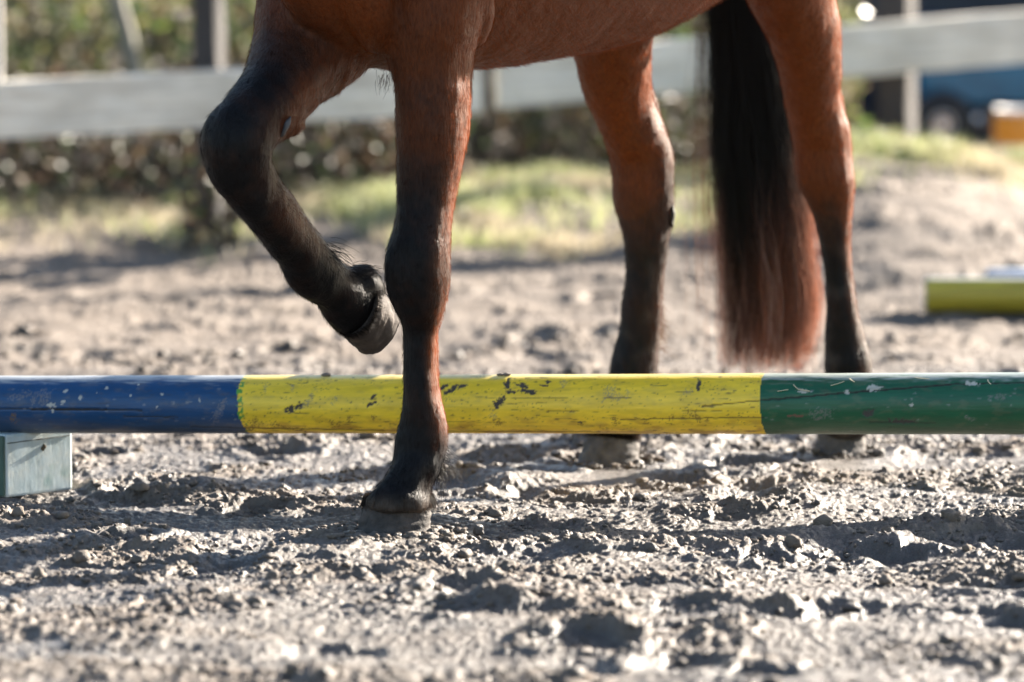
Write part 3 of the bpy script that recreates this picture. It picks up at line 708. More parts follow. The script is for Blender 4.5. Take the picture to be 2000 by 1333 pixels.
# tail: thousands of long strands, black at the root and rusty at the ends
def tail(n, seed):
    r = np.random.default_rng(seed)
    ty = np.array([-640, -400, -150, 0, 100, 250, 350, 450, 550, 620, 700, 735.])
    tl = np.array([1415, 1395, 1380, 1371, 1374, 1375, 1380, 1386, 1396, 1400, 1395, 1397.])
    tr = np.array([1455, 1475, 1490, 1510, 1545, 1572, 1588, 1602, 1610, 1612, 1606, 1600.])
    th = r.uniform(0, 6.283, n); rad = np.sqrt(r.random(n))**.9
    uu = np.cos(th)*rad; vv = np.sin(th)*rad
    # locks: strands gather into clumps
    lock = r.integers(0, 230, n); lu = r.uniform(-1, 1, 230); lv = r.uniform(-1, 1, 230)*np.sqrt(1-lu**2)
    K = 34
    bot = np.where(uu < .25, 731, 722-22*(uu-.25)/.75)+8*np.sin(uu*9)
    short = r.random(n) < .35
    y1 = bot-np.where(short, r.exponential(110, n), r.exponential(22, n)+(120*r.random(230)**1.6)[lock])
    y1 = np.maximum(y1, 300)
    t = np.linspace(0, 1, K)
    Y = -640+(y1[:, None]+640)*t[None]
    l = np.interp(Y, ty, tl); rr_ = np.interp(Y, ty, tr)
    g = sstep(.2, .95, t)[None]*.80
    U = uu[:, None]*(1-g)+lu[lock][:, None]*g+(.075*np.sin(Y*.011+r.uniform(0, 6.28, 230)[lock][:, None])+.04*np.sin(Y*.034+r.uniform(0, 6.28, 230)[lock][:, None]))*sstep(-100, 400, Y)+.03*np.sin(Y*.012+r.uniform(0, 6.28, n)[:, None])+.035*np.sin(Y*.045+r.uniform(0, 6.28, n)[:, None])
    Vv = vv[:, None]*(1-g)+lv[lock][:, None]*g
    D = 10.93+.055*Vv*np.interp(Y, [-640, 0, 500], [.4, .8, 1.2])
    X = (l+rr_)/2+U*(rr_-l)/2*.97
    Vn = -(Y-666.5)/FPX; dy = _ca+Vn*_sa; tt = D/dy
    pts = np.stack([tt*(X-1000)/FPX, D, CAM_H+tt*(-_sa+Vn*_ca)], -1)
    # colour
    red = sstep(380, 640, Y+150*U+r.normal(0, 55, n)[:, None])*np.where(r.random(n) < .8, 1, .3)[:, None]
    red = np.maximum(red, sstep(.62, 1.0, np.abs(U))*sstep(330, 470, Y))
    lk = (.35+1.3*r.random(230)**1.2)[lock]; blk = np.array([.007, .006, .006]); rd = (np.array([.24, .080, .042])+np.array([.30, .26, .22])*(r.random(230)**4)[lock][:, None]).reshape(n, 1, 3)*(lk*r.uniform(.5, 1.7, n))[:, None, None]
    col = blk*(1-red[..., None])+rd*red[..., None]
    return pts, col
tp, tcol = tail(6200, 3)
tl_ = adopt(strands('tail', tp, rng.uniform(.00026, .00046, len(tp)), np.clip(tcol, 0, .9), M_TAILHAIR, .45))
def wisps(n, seed):
    r = np.random.default_rng(seed); K = 30
    y0 = np.full(n, -640.); y1 = r.uniform(250, 715, n); t = np.linspace(0, 1, K)
    Y = y0[:, None]+(y1-y0)[:, None]*t
    off = r.uniform(-4, 40, n)*r.random(n)
    X = np.interp(Y, [-640, 0, 350, 730], [1420, 1374, 1380, 1396])-off[:, None]*sstep(.3, .8, t)[None]+np.linspace(0, 1, K)[None]**2*r.normal(0, 9, n)[:, None]+3*np.sin(Y*.02+r.uniform(0, 6, n)[:, None])+4*r.normal(0, 1, n)[:, None]*t
    D = np.full_like(Y, 10.9)+r.uniform(-.05, .05, n)[:, None]
    Vn = -(Y-666.5)/FPX; dy = _ca+Vn*_sa; tt = D/dy
    col = np.array([.05, .03, .02])*(1-sstep(200, 450, Y))[..., None]+np.array([.24, .10, .05])*sstep(200, 450, Y)[..., None]
    return np.stack([tt*(X-1000)/FPX, D, CAM_H+tt*(-_sa+Vn*_ca)], -1), col
wp, wc = wisps(90, 9)
adopt(strands('loose_tail_hair', wp, np.full(len(wp), .00022), wc, M_TAILHAIR, .5))
# mane and eyes (above the frame)
mn = 1600; tt_ = rng.random(mn)
mroot = np.stack([np.interp(tt_, [0, .5, 1], [(A0-HEAD*s_)[i] for s_ in (-.02, -.42, -.78)]) for i in range(2)]+[np.interp(tt_, [0, .5, 1], [1.52, 1.70, 1.90])], -1)
k6 = np.linspace(0, 1, 6)
mp_ = mroot[:, None]+(-SIDE*.14)[None, None]*(np.sqrt(k6))[None, :, None]-UP*(k6**1.5)[None, :, None]*rng.uniform(.15, .28, mn)[:, None, None]+rng.normal(0, .006, (mn, 1, 3))
adopt(strands('mane', mp_, np.full(mn, .0005), np.tile((.02, .016, .015), (mn, 1)), M_TAILHAIR, .4))
for s_ in (-1, 1):
    blob('eye', hp0+(hp1-hp0)*.3+SIDE*s_*.088+HEAD*.03, (.02, .02, .02), simple('dark_eye', (.01, .008, .008), .08, bstr=0))

# ------------------------------------------------------------------ the painted pole across the foreground
def painted_pole():
    root = empty('jump_pole')
    e0 = P(0, 790.5, 9.955); e1 = P(2000, 788.5, 9.815)
    d = (e1-e0); L0 = np.linalg.norm(d); d /= L0
    # arc length runs in metres from the photo's left edge
    nx = 1080; s = np.concatenate([np.linspace(-.42, -.04, 12)[:-1], np.linspace(-.04, L0+.04, nx), np.linspace(L0+.04, 2.6, 20)[1:]])
    nv = 156
    th = np.linspace(0, 2*np.pi, nv, endpoint=False)            # 0 = straight at the camera, pi/2 = up
    side = np.cross(d, UP); side /= np.linalg.norm(side); up = np.cross(side, d)
    S, TH = np.meshgrid(s, th, indexing='ij')
    px = S/L0*2000                                             # photo pixel column
    yy = -np.sin(TH)*59                                        # pixel height from the axis, top negative
    front = np.cos(TH) > -.3
    rad = np.interp(px, [-100, 500, 1000, 1500, 2100], [57.0, 57.5, 57.8, 59.5, 61.0])*9.88/FPX
    rad = rad*(1+.006*perlin(px*.006, TH*1.5, 5)+.004*perlin(px*.02, TH*3, 6))
    blue = np.array([.004, .055, .160]); yel = np.array([.86, .60, .035]); grn = np.array([.005, .092, .040])
    b1 = 477+16*(1-np.cos(TH))-6*np.sin(TH)+2*perlin(TH*4, px*0, 7); b2 = 1492+10*(1-np.cos(TH))-3*np.sin(TH)+1.5*perlin(TH*5, px*0, 8)
    C = np.where((px < b1)[..., None], blue, np.where((px < b2)[..., None], yel, grn)).astype(float)
    chip = np.zeros(px.shape); dent = np.zeros(px.shape)
    # a little green showing where the blue band meets the yellow
    gm = (np.abs(px-b1-3) < 6) & (perlin(px*.1, TH*6, 12) > .1); C[gm] = [.12, .33, .05]
    # broad fading and dirt
    f = fbm(px*.012, TH*2.2, 15, 4); C *= (1+.10*f)[..., None]
    dirt = sstep(.15, .75, fbm(px*.03, TH*4, 25, 4))*.30
    isy = (px >= b1) & (px < b2); isb = px < b1; isg = px >= b2
    C = C*(1-dirt[..., None]*.6)+np.array([.20, .16, .10])*(dirt*.6)[..., None]
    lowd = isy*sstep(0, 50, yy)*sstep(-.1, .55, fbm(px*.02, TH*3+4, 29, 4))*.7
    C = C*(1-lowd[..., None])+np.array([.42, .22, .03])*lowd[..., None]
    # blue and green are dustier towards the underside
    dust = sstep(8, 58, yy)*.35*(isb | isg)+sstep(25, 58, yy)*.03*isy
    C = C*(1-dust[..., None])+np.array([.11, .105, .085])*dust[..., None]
    # sunlit rim of the top edge, whitened into the paint colour
    sun_rim = sstep(-46, -57, yy+6*fbm(px*.02, TH*8, 33, 3))*front*.55*(isb | isg)+sstep(-52, -58, yy)*.3*isy
    C = C*(1-sun_rim[..., None])+np.array([.62, .62, .58])*sun_rim[..., None]
    # fine cracks along the grain
    def cracks(fx, fy, thr, seed):
        n = perlin(px*fx+2*perlin(px*.01, TH*6, seed+1), TH*fy, seed)
        gate = sstep(thr, thr+.25, fbm(px*.012, TH*5, seed+2, 3))
        return (1-sstep(.0, .055, np.abs(n)))*gate
    cr = np.maximum(cracks(.012, 9, .05, 41), cracks(.02, 14, .12, 45))
    cr = cr*np.where(isy, .75, np.where(isb, .35, .28))
    C = C*(1-cr[..., None])+np.array([.05, .04, .03])*cr[..., None]
    chip = np.maximum(chip, cr*.6); dent += cr*.0006
    # long drying cracks: (x0, y0, x1, y1, width px, darkness)
    for (x0, y0, x1, y1, wd, dk_) in ((-60, 1, 70, 3, 1.5, .9), (70, 3, 220, 4, 2.4, 1), (220, 4, 290, 6, 1.6, .9), (250, 18, 360, 20, 1.3, .8), (330, 20, 352, 24, 1.2, .8), (380, 42, 500, 44, 1.2, .7), (500, 44, 760, 50, 1.4, .7), (860, 52, 1180, 53, 1.2, .6),
                                      (1380, -2, 1500, -14, 1.3, .8), (1500, -14, 1640, -26, 1.6, .95), (1640, -26, 1860, -42, 1.7, .95), (1860, -42, 2060, -46, 1.4, .8), (1220, 25, 1500, 20, 1.2, .75), (1340, 8, 1420, 6, 1.0, .6), (1700, 30, 1830, 32, 1.6, .5),
                                      (940, -20, 1120, -18, 1.0, .5), (1010, 5, 1200, 9, .9, .5), (1000, -8, 1080, -9, .9, .5), (880, 30, 1000, 31, 1.0, .5)):
        yc = y0+(y1-y0)*(px-x0)/(x1-x0)+1.6*perlin(px*.05, px*0+y0, 51)
        m = (px > x0) & (px < x1) & front
        k = (1-sstep(wd*.5, wd*1.25, np.abs(yy-yc)))*m*dk_
        C = C*(1-k[..., None])+np.array([.022, .018, .016])*k[..., None]; dent += k*.0018; chip = np.maximum(chip, k)
    # chipped and scuffed places: (x, y, half width, half height, tilt, kind)   kind 0 dark wood, 1 brown smear, 2 grey scuff, 3 pale fleck
    marks = [(578, 5, 10, 7, -.4, 0), (597, -3, 10, 5, -.7, 0), (620, -20, 6, 16, .6, 2), (610, -6, 7, 9, .2, 2), (742, -22, 7, 3, -.6, 0), (737, -7, 11, 3, -.5, 0), (510, 34, 14, 12, 0, 1), (545, 35, 10, 5, 0, 1), (668, -14, 4, 12, .1, 2), (660, -6, 3, 5, 0, 2),
             (693, 25, 4, 7, 0, 1), (741, 21, 5, 8, 0, 1), (660, 33, 5, 9, 0, 1), (672, 38, 3, 8, 0, 1), (585, 47, 22, 4, .2, 1), (560, 42, 14, 4, .2, 1), (500, 44, 10, 8, .3, 1), (530, -40, 4, 9, 0, 2), (582, -40, 4, 8, 0, 2),
             (877, -40, 12, 3, -.5, 0), (896, -36, 14, 5, -.7, 0), (912, -42, 10, 3, -.3, 0), (885, -30, 10, 3, -.5, 0), (1000, -44, 6, 10, .2, 0), (990, -12, 12, 7, -.8, 0), (982, -5, 7, 8, -.3, 0), (1030, -42, 14, 5, .3, 0), (1040, -32, 18, 5, .1, 0), (1010, -30, 8, 4, .1, 0), (1052, -29, 8, 4, 0, 0), (1078, -48, 8, 3, -.1, 0), (1070, -42, 10, 2, .1, 0), (965, 5, 14, 2, 0, 1), (975, 17, 8, 8, .2, 2), (982, 33, 10, 7, .2, 1),
             (1110, -46, 6, 8, 0, 2), (1200, -33, 14, 9, -.2, 2), (1212, -22, 14, 9, .2, 2), (1235, -26, 4, 8, .2, 2), (1190, -15, 14, 2, -.8, 2), (1373, -46, 6, 5, 0, 0), (1371, -37, 4, 9, .1, 0), (1352, -30, 10, 6, -.2, 2), (1340, -17, 4, 4, 0, 1), (1322, 19, 8, 6, 0, 1), (1355, 12, 9, 7, .4, 1), (1370, 20, 13, 7, .9, 1), (1388, 26, 6, 4, 0, 1), (1145, 35, 6, 3, 0, 1), (1210, 22, 8, 3, 0, 1), (1212, 32, 8, 6, .3, 1), (1143, 31, 9, 2, 0, 0),
             (438, 10, 8, 26, .5, 4), (448, -8, 6, 14, .5, 4), (50, -24, 28, 8, -.2, 4), (95, -22, 16, 18, .2, 4), (110, -6, 10, 5, 0, 3), (138, -34, 4, 4, 0, 3), (133, -12, 4, 6, 0, 3), (168, -22, 3, 6, .2, 3), (113, 5, 3, 5, 0, 3), (266, -24, 2, 2, 0, 3), (280, -45, 2, 2, 0, 3), (318, -2, 2, 2, 0, 3), (402, -16, 2, 4, 0, 3), (327, -28, 3, 3, 0, 3), (33, 22, 8, 10, 0, 1), (218, -38, 3, 3, 0, 3), (75, -15, 5, 12, .3, 4), (200, -30, 3, 2, 0, 3),
             (1560, 17, 18, 3, 0, 5), (1610, 10, 22, 8, 0, 4), (1602, 22, 14, 4, 0, 4), (1710, -36, 14, 6, 0, 3), (1700, 12, 12, 8, 0, 0), (1785, -4, 5, 3, 0, 3), (1895, 22, 12, 4, .6, 4), (1765, 28, 26, 5, 0, 0), (1575, -30, 12, 4, .2, 3), (1900, -43, 12, 4, 0, 3), (1660, -30, 5, 5, 0, 3), (1950, -20, 20, 5, 0, 4)]
    for q, (mx_, my, a, b, tl, kd) in enumerate(marks):
        u = (px-mx_); v = (yy-my)
        uu = (u*math.cos(tl)+v*math.sin(tl))/a; vv = (-u*math.sin(tl)+v*math.cos(tl))/b
        s_ = (np.abs(u) < 60) & (np.abs(v) < 40) & front
        if not s_.any(): continue
        dd = np.sqrt(uu[s_]**2+vv[s_]**2)
        n = fbm(px[s_]*.14+q, yy[s_]*.18, 60+q, 3)
        amt = {0: .98, 1: .85, 2: .62, 3: .8, 4: .6, 5: .7}[kd]
        k = (1-sstep(.75, 1.05, dd+.75*n))*amt
        if kd in (1, 2, 4): k = k*sstep(-.35, .35, fbm(px[s_]*.35, yy[s_]*.35, 80+q, 2))
        cc = {0: (.055, .048, .045), 1: (.20, .115, .03), 2: (.23, .21, .16), 3: (.55, .53, .47), 4: (.22, .20, .20), 5: (.20, .07, .055)}[kd]
        C[s_] = C[s_]*(1-k[:, None])+np.array(cc)*k[:, None]; chip[s_] = np.maximum(chip[s_], k); dent[s_] += k*(.0010 if kd == 0 else .0002)
    # many small nicks everywhere
    w_, rw = worley(px*.045, yy*.09, 77)
    nk = (1-sstep(.10, .2, w_+.12*perlin(px*.4, yy*.4, 3)))*(rw > .72)*front*sstep(-.1, .35, fbm(px*.008, TH*3, 87, 3))
    nkc = np.where(isy[..., None], np.array([.12, .09, .03]), np.array([.30, .30, .30]))
    k = nk*np.where(isy, .65, .35)
    C = C*(1-k[..., None])+nkc*k[..., None]
    rad = rad-dent
    pos = e0[None, None]+d*S[..., None]+(-side*(-1))[None, None]*0
    cam_side = side if side[1] < 0 else -side
    pos = pos+cam_side*(rad*np.cos(TH))[..., None]+up*(rad*np.sin(TH))[..., None]
    V = pos.reshape(-1, 3); F = grid_faces(len(s), nv, True)
    pf = px.ravel()[F[:, 0]]; zone = np.where(pf < b1.ravel()[F[:, 0]], 0, np.where(pf < b2.ravel()[F[:, 0]], 1, 2))
    o_all = []
    for q, (nm, lab) in enumerate((('painted_band', 'blue painted end of the pole'), ('painted_band', 'chipped yellow middle of the pole'), ('painted_band', 'green painted end of the pole'))):
        f = F[zone == q]
        u_, inv = np.unique(f, return_inverse=True)
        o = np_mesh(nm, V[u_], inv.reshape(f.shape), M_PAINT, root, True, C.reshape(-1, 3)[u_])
        a = o.data.attributes.new('chip', 'FLOAT', 'POINT'); a.data.foreach_set('value', chip.reshape(-1)[u_].astype(np.float32))
        o['label'] = lab; o_all.append(o)
    # end grain
    for k, (i, sg) in enumerate(((0, 1), (len(s)-1, -1))):
        ring = pos[i]; V2 = np.concatenate([ring, [ring.mean(0)]])
        py_mesh('end_grain', V2, [[nv, (j+1) % nv, j][::sg] for j in range(nv)], M_PALEPOST, root)
    tag(root, 'long round pole painted blue, yellow and green lying across under the horse', 'pole')
    return e0, e1, L0, d, up, cam_side
E0, E1, PL, PD, PU, PS = painted_pole()
def on_pole(px, yy, out=0.0):
    s = px/2000*PL; sn = -yy/59.0; cn = math.sqrt(max(0, 1-sn*sn)); r = 58.5*9.88/FPX+out
    return E0+PD*s+PS*r*cn+PU*r*sn

# straw stuck to the green end, lumps of dirt on top
M_STRAW = simple('dry_straw', (.60, .52, .34), .6)
def stick(name, a, b, r, mat, bend=.002, seed=0):
    a = np.array(a); b = np.array(b); rr = random.Random(seed); K = 6; nv = 6
    d = b-a; L_ = np.linalg.norm(d); d /= L_
    u = np.cross(d, UP+np.array([.01, .02, 0])); u /= np.linalg.norm(u); v = np.cross(d, u)
    V = []
    for i in range(K):
        k = i/(K-1); c = a+d*L_*k+u*bend*math.sin(k*3.14)
        for j in range(nv):
            t = j/nv*6.283; V.append(c+u*r*math.cos(t)*(1-.3*k)+v*r*.6*math.sin(t))
    F = grid_faces(K, nv, True).tolist()+[list(range(nv))[::-1], [(K-1)*nv+j for j in range(nv)]]
    return py_mesh(name, V, F, mat)
straws = [(1525, -30, 1546, -33, 'flat pale straw bit lowest and leftmost on the green end of the pole'), (1556, -42, 1568, -32, 'bent straw bit left of centre on the green end of the pole'), (1568, -34, 1588, -30, 'short brown straw bit touching the bent straw on the green pole end'),
          (1628, -40, 1654, -47, 'long slanting straw bit on top of the green end of the pole'), (1664, -52, 1674, -46, 'small straw bit just right of the long slanting straw on the green pole'), (1790, -53, 1818, -51, 'reddish straw lying along the upper green part of the pole'), (1930, -50, 1936, -42, 'upright pale straw speck near the right edge on the green pole')]
for k, (x0, y0, x1, y1, lab) in enumerate(straws):
    o = stick('straw_piece', on_pole(x0, y0, .0012), on_pole(x1, y1, .0016), .0013, M_STRAW, .0015, k)
    tag(o, lab, 'straw', 'straw bits stuck to the pole')
M_DIRT = dry_mud_on('dried_dirt', (.16, .13, .105), .85)
dirt = [(645, -58.4, .0055, 'dark dirt crumb on top of the yellow band left of the foreleg'), (985, -58.6, .004, 'dirt crumb on top of the yellow band above the dark chips'), (998, -58.6, .005, 'slightly larger dirt crumb beside the one above the dark chips')]
for k, (x, yv, r_, lab) in enumerate(dirt):
    o = blob('dirt_crumb', on_pole(x, yv, .001), (r_*1.6, r_, r_*.6), M_DIRT, k, None)
    o.location = (0, 0, 0); tag(o, lab, 'dirt', 'dirt crumbs on top of the pole')

# ------------------------------------------------------------------ the block that carries the pole's left end
def block_paint():
    m, N, L, B = mat_new('faded_green_block_paint')
    n = nz(N, L, 18, 6, .65); n2 = nz(N, L, 70, 6, .7, stretch=(1, 1, .4)); n3 = nz(N, L, 9, 3, .5)
    r = ramp(N, L, n.outputs['Fac'], [(.3, (.36, .46, .49)), (.5, (.46, .54, .56)), (.68, (.56, .59, .56))])
    r2 = ramp(N, L, n2.outputs['Fac'], [(.35, (.86, .84, .80)), (.6, (1.04, 1.04, 1.04))])
    mx = N.new('ShaderNodeMixRGB'); mx.blend_type = 'MULTIPLY'; mx.inputs['Fac'].default_value = .9
    L.new(r.outputs['Color'], mx.inputs[1]); L.new(r2.outputs['Color'], mx.inputs[2])
    r3 = ramp(N, L, n3.outputs['Fac'], [(.62, (0, 0, 0)), (.72, (1, 1, 1))])
    mz = N.new('ShaderNodeMixRGB'); L.new(r3.outputs['Color'], mz.inputs['Fac']); L.new(mx.outputs['Color'], mz.inputs[1]); mz.inputs[2].default_value = (.10, .24, .24, 1)
    L.new(mz.outputs['Color'], B.inputs['Base Color']); B.inputs['Roughness'].default_value = .5
    b = bump(N, L, n2.outputs['Fac'], .3, .002); L.new(b.outputs['Normal'], B.inputs['Normal'])
    return m
blk = empty('pole_block')
tag(blk, 'pale green worn square block holding up the blue end of the pole', 'block')
near = P(12, 972, 9.90); far = P(130, 953, 10.0)
fx = np.array([far[0]-near[0], far[1]-near[1], 0]); W = .155; fx /= np.linalg.norm(fx)
ang = math.atan2(fx[1], fx[0])
M_BLOCK = block_paint()
V_, F_ = rough_box(W, W, .112, .005, 6, 6, 5, .00008, 3)
c_b = near+fx*W/2+np.array([-fx[1], fx[0], 0])*W/2
o = py_mesh('block_body', V_, F_, M_BLOCK, blk)
o.location = (0, 0, 0)
blk.location = (c_b[0], c_b[1], near[2]-.001); blk.rotation_euler = (0, 0, ang)
# thin dark panel laid over the block's left face
M_DKGREEN = simple('dark_green_block_side', (.03, .075, .06), .55, 30)
V_, F_ = rough_box(.006, W*.985, .106, .002, 2, 6, 4, .0004, 4)
o = py_mesh('side_panel', V_, F_, M_DKGREEN, blk); o.location = (-W/2-.0032, 0, .003)
V_, F_ = rough_box(.0022, .0022, .0022, .0004, 1, 1, 1)
V_, F_ = rough_box(W*.93, .002, .0013, .0004, 14, 1, 1, .0006, 9)
o = py_mesh('drying_crack', V_, F_, simple('crack_dark', (.03, .03, .028), .9), blk); o.location = (-.002, -W/2-.0001, .0965); o.rotation_euler = (0, -.012, 0)
V_, F_ = rough_box(.006, .003, .010, .001, 1, 1, 1)
o = py_mesh('knot', V_, F_, simple('knot_brown', (.10, .07, .04), .8), blk); o.location = (.006, -W/2-.0005, .078); o.rotation_euler = (0, .6, 0)

blk2 = blk.copy(); COL.objects.link(blk2)
for ch in [c for c in bpy.data.objects if c.parent == blk]:
    c2 = ch.copy(); COL.objects.link(c2); c2.parent = blk2
_c = E0+PD*2.36; blk2.location = (_c[0], _c[1]+.02, _c[2]-.0585*9.88/11.111-.112); blk2.rotation_euler = (0, 0, ang-.3)
blk2['label'] = 'pale green block under the green far end of the long pole'
blk['group'] = blk2['group'] = 'blocks holding up the pole'

# ------------------------------------------------------------------ poles lying far behind on the right
def far_pole(name, px0, px1, yc, D, r, col, label, yaw=0.0, top_hl=(.6, .6, .55)):
    a = P(px0, yc, D); b = P(px1, yc, D+yaw); a[2] = b[2] = r+.004
    d = b-a; L_ = np.linalg.norm(d); d /= L_
    side = np.cross(d, UP); side /= np.linalg.norm(side); up = np.cross(side, d)
    ks = np.concatenate([[0, .004, .010], np.linspace(.02, L_-.02, 40), [L_-.01, L_-.004, L_]]); nv = 40
    V = []; C = []
    for s in ks:
        e = min(s, L_-s); rr_ = r*(1-.10*max(0, 1-e/.012)**2)
        for j in range(nv):
            t = j/nv*6.283; V.append(a+d*s+side*rr_*math.cos(t)+up*rr_*math.sin(t))
            C.append(np.array(top_hl) if math.sin(t) > .90 else np.array(col))  # pale highlight painted along the top of the shaft
    V = np.array(V); C = np.array(C); C *= (1+.25*perlin(V[:, 0]*20, V[:, 2]*60, 5))[:, None]
    root = empty(name)
    o = np_mesh('painted_shaft', V, grid_faces(len(ks), nv, True), M_PAINT, root, True, C)
    for i, sg in ((0, 1), (len(ks)-1, -1)):
        ring = V[i*nv:(i+1)*nv]
        py_mesh('end_grain', np.concatenate([ring, [ring.mean(0)]]), [[nv, (j+1) % nv, j][::sg] for j in range(nv)], M_PALEPOST, root)
    tag(root, label, 'pole', 'spare poles on the ground behind')
far_pole('jump_pole', 1806, 4200, 585, 13.05, .041, (.42, .33, .035), 'blurred yellow pole lying on the mud at the right edge')
far_pole('jump_pole', 1925, 4300, 560, 13.16, .046, (.10, .16, .33), 'blurred blue and white pole lying just behind the yellow one', top_hl=(.75, .78, .8))

# ------------------------------------------------------------------ fence
def rail(px0, t0, b0, D0, px1, t1, b1, D1, name='rail'):
    a = (P(px0, t0, D0)+P(px0, b0, D0))/2; b = (P(px1, t1, D1)+P(px1, b1, D1))/2
    h = np.linalg.norm(P(px0, t0, D0)-P(px0, b0, D0))
    d = b-a; L_ = float(np.linalg.norm(d))
    V_, F_ = rough_box(L_, .035, h, .004, 40, 2, 5, .0022, int(px0)+5)
    o = py_mesh(name, [(v[0], v[1], v[2]-h/2) for v in V_], F_, M_RAIL)
    o.location = (a+b)/2; o.rotation_euler = (0, -math.asin(d[2]/L_), math.atan2(d[1], d[0]))
    return o
fence = empty('fence')
tag(fence, 'weathered pale board fence on dark posts running behind the arena', 'fence')
def zline(px): # depth along the fence
    return 14.2+(px)/2000*1.8
r1 = rail(-1500, 228, 352, zline(-1500), 936, 117, 218, zline(936)); r1.parent = fence
r2 = rail(968, 108, 213, zline(968), 3600, -112, -20, zline(3600)); r2.parent = fence
for (px0, t0, b0, px1, t1, b1) in ((-1500, -560, -420, 936, -700, -600), (968, -705, -600, 3600, -800, -705)):
    r_ = rail(px0, t0, b0, zline(px0), px1, t1, b1, zline(px1)); r_.parent = fence
def post(px0, px1, mat, D, seed, parent=fence, label=None, top=1.15, yaw=-22, base=None):
    w = (px1-px0)*D/FPX; x = ((px0+px1)/2-1000)*D/FPX
    g = gz(x, D)-.2 if base is None else base
    V_, F_ = rough_box(w*.82, w*.82, top-g, .008, 3, 3, 14, .003, seed)
    o = py_mesh('post', V_, F_, mat, parent); o.location = (x, D, g); o.rotation_euler = (R(random.uniform(-1, 1)), R(random.uniform(-1.2, 1.2)), R(yaw))
    if label: o['label'] = label
    return o
post(384, 446, M_POST, zline(415)+.09, 1)
post(1722, 1796, M_POST, zline(1755)+.09, 2)
post(922, 982, M_POST, zline(955)+.09, 3, yaw=8, base=P(950, 214, zline(955))[2])
V_, F_ = rough_box(.10, .04, .9, .006, 2, 2, 8, .003, 4)
o = py_mesh('batten', V_, F_, M_PALEPOST, fence); pb = P(-36, 190, zline(-30)-.045); o.location = pb; o['label'] = 'pale upright batten at the left edge'
post(-1000, -930, M_POST, zline(-960)+.09, 5); post(2700, 2770, M_POST, zline(2730)+.09, 6)

# ------------------------------------------------------------------ hedge behind the fence
def leaves(n, box, size, palette, seed, name, parent, mat=M_LEAF, flatbias=0.0, shape=None):
    r = np.random.default_rng(seed)
    x = r.uniform(box[0], box[1], n); y = r.uniform(box[2], box[3], n); z = box[4]+(box[5]-box[4])*r.random(n)
    if shape is not None:
        k = shape(x, y, z) > r.random(n); x = x[k]; y = y[k]; z = z[k]; n = len(x)
    s = size*r.uniform(.55, 1.3, n)
    th = r.uniform(0, 6.283, n); el = r.normal(0, .7, n)
    a = np.stack([np.cos(th)*np.cos(el), np.sin(th)*np.cos(el), np.sin(el)], -1)
    b = np.cross(a, r.normal(0, 1, (n, 3))); b /= np.linalg.norm(b, axis=1)[:, None]
    c = np.cross(a, b)
    p = np.stack([x, y, z], -1)
    k = s[:, None]
    V = np.stack([p-a*k*.5, p+b*k*.27+c*k*.05-a*k*.1, p+a*k*.5-c*k*.06, p-b*k*.27+c*k*.05-a*k*.1], 1)
    F = np.arange(n*4).reshape(n, 4)
    pal = np.array(palette); ci = r.integers(0, len(pal), n); cl = pal[ci]*r.uniform(.6, 1.4, n)[:, None]
    return np_mesh(name, V.reshape(-1, 3), F, mat, parent, False, np.repeat(cl, 4, 0))
PAL = [(.10, .15, .04), (.07, .11, .03), (.17, .22, .06), (.22, .22, .07), (.13, .09, .05), (.16, .12, .08), (.30, .26, .16), (.04, .035, .02), (.05, .08, .03), (.34, .33, .24)]
PALB = [(.08, .05, .03), (.10, .07, .045), (.05, .035, .025), (.07, .045, .03), (.06, .09, .03), (.06, .05, .03), (.20, .17, .14)]
def twigs(n, box, seed, parent, mat, lean=.35, rad=(.002, .006), L_=(.3, .9)):
    r = np.random.default_rng(seed); V = []; F = []
    for i in range(n):
        p = np.array([r.uniform(box[0], box[1]), r.uniform(box[2], box[3]), r.uniform(box[4], box[5])])
        d = np.array([r.normal(0, lean), r.normal(0, lean), 1.0]); d /= np.linalg.norm(d); l = r.uniform(*L_); q = r.uniform(*rad)
        u = np.cross(d, [1, .1, 0]); u /= np.linalg.norm(u); w = np.cross(d, u); b = len(V); bend = r.normal(0, .06, 3)
        for k in range(4):
            c = p+d*l*k/3+bend*(k/3)**2; rr_ = q*(1-.25*k)
            for j in range(3): t = j*2.094; V.append(c+u*rr_*math.cos(t)+w*rr_*math.sin(t))
        for k in range(3):
            for j in range(3):
                a = b+k*3+j; c2 = b+k*3+(j+1) % 3; F.append([a, c2, c2+3, a+3])
    return np_mesh('stems', np.array(V), np.array(F), mat, parent)
hedge = empty('hedge', (0, 0, 0))
tag(hedge, 'dense leafy hedge with brown stems behind the pale board fence', 'hedge')
lv = leaves(17000, (-2.7, 1.02, 16.2, 17.3, .03, .67), .052, PAL, 1, 'foliage', hedge, shape=lambda x, y, z: np.clip(1.15-.5*np.maximum(0, x-.85)/.2+.5*perlin(x*3, z*3+y, 3), .1, 1)); lv['kind'] = 'stuff'
lv = leaves(13000, (-2.7, .95, 15.1, 16.25, .03, .42), .042, PALB, 2, 'dead_leaves', hedge, M_GRASS, shape=lambda x, y, z: np.clip(1.2-(z-.1)*2.4, 0, 1)*(y > 15.1+.5*sstep(-.6, 0, x)+.2*np.sin(x*7))); lv['kind'] = 'stuff'
lv = leaves(260, (-.84, -.70, 14.4, 14.6, .02, .24), .04, PALB[:6], 12, 'dead_leaves', hedge); lv['kind'] = 'stuff'
tw = twigs(420, (-2.7, 1.0, 15.8, 17.0, .0, .25), 3, hedge, M_DARKWOOD, L_=(.2, .5)); tw['kind'] = 'stuff'
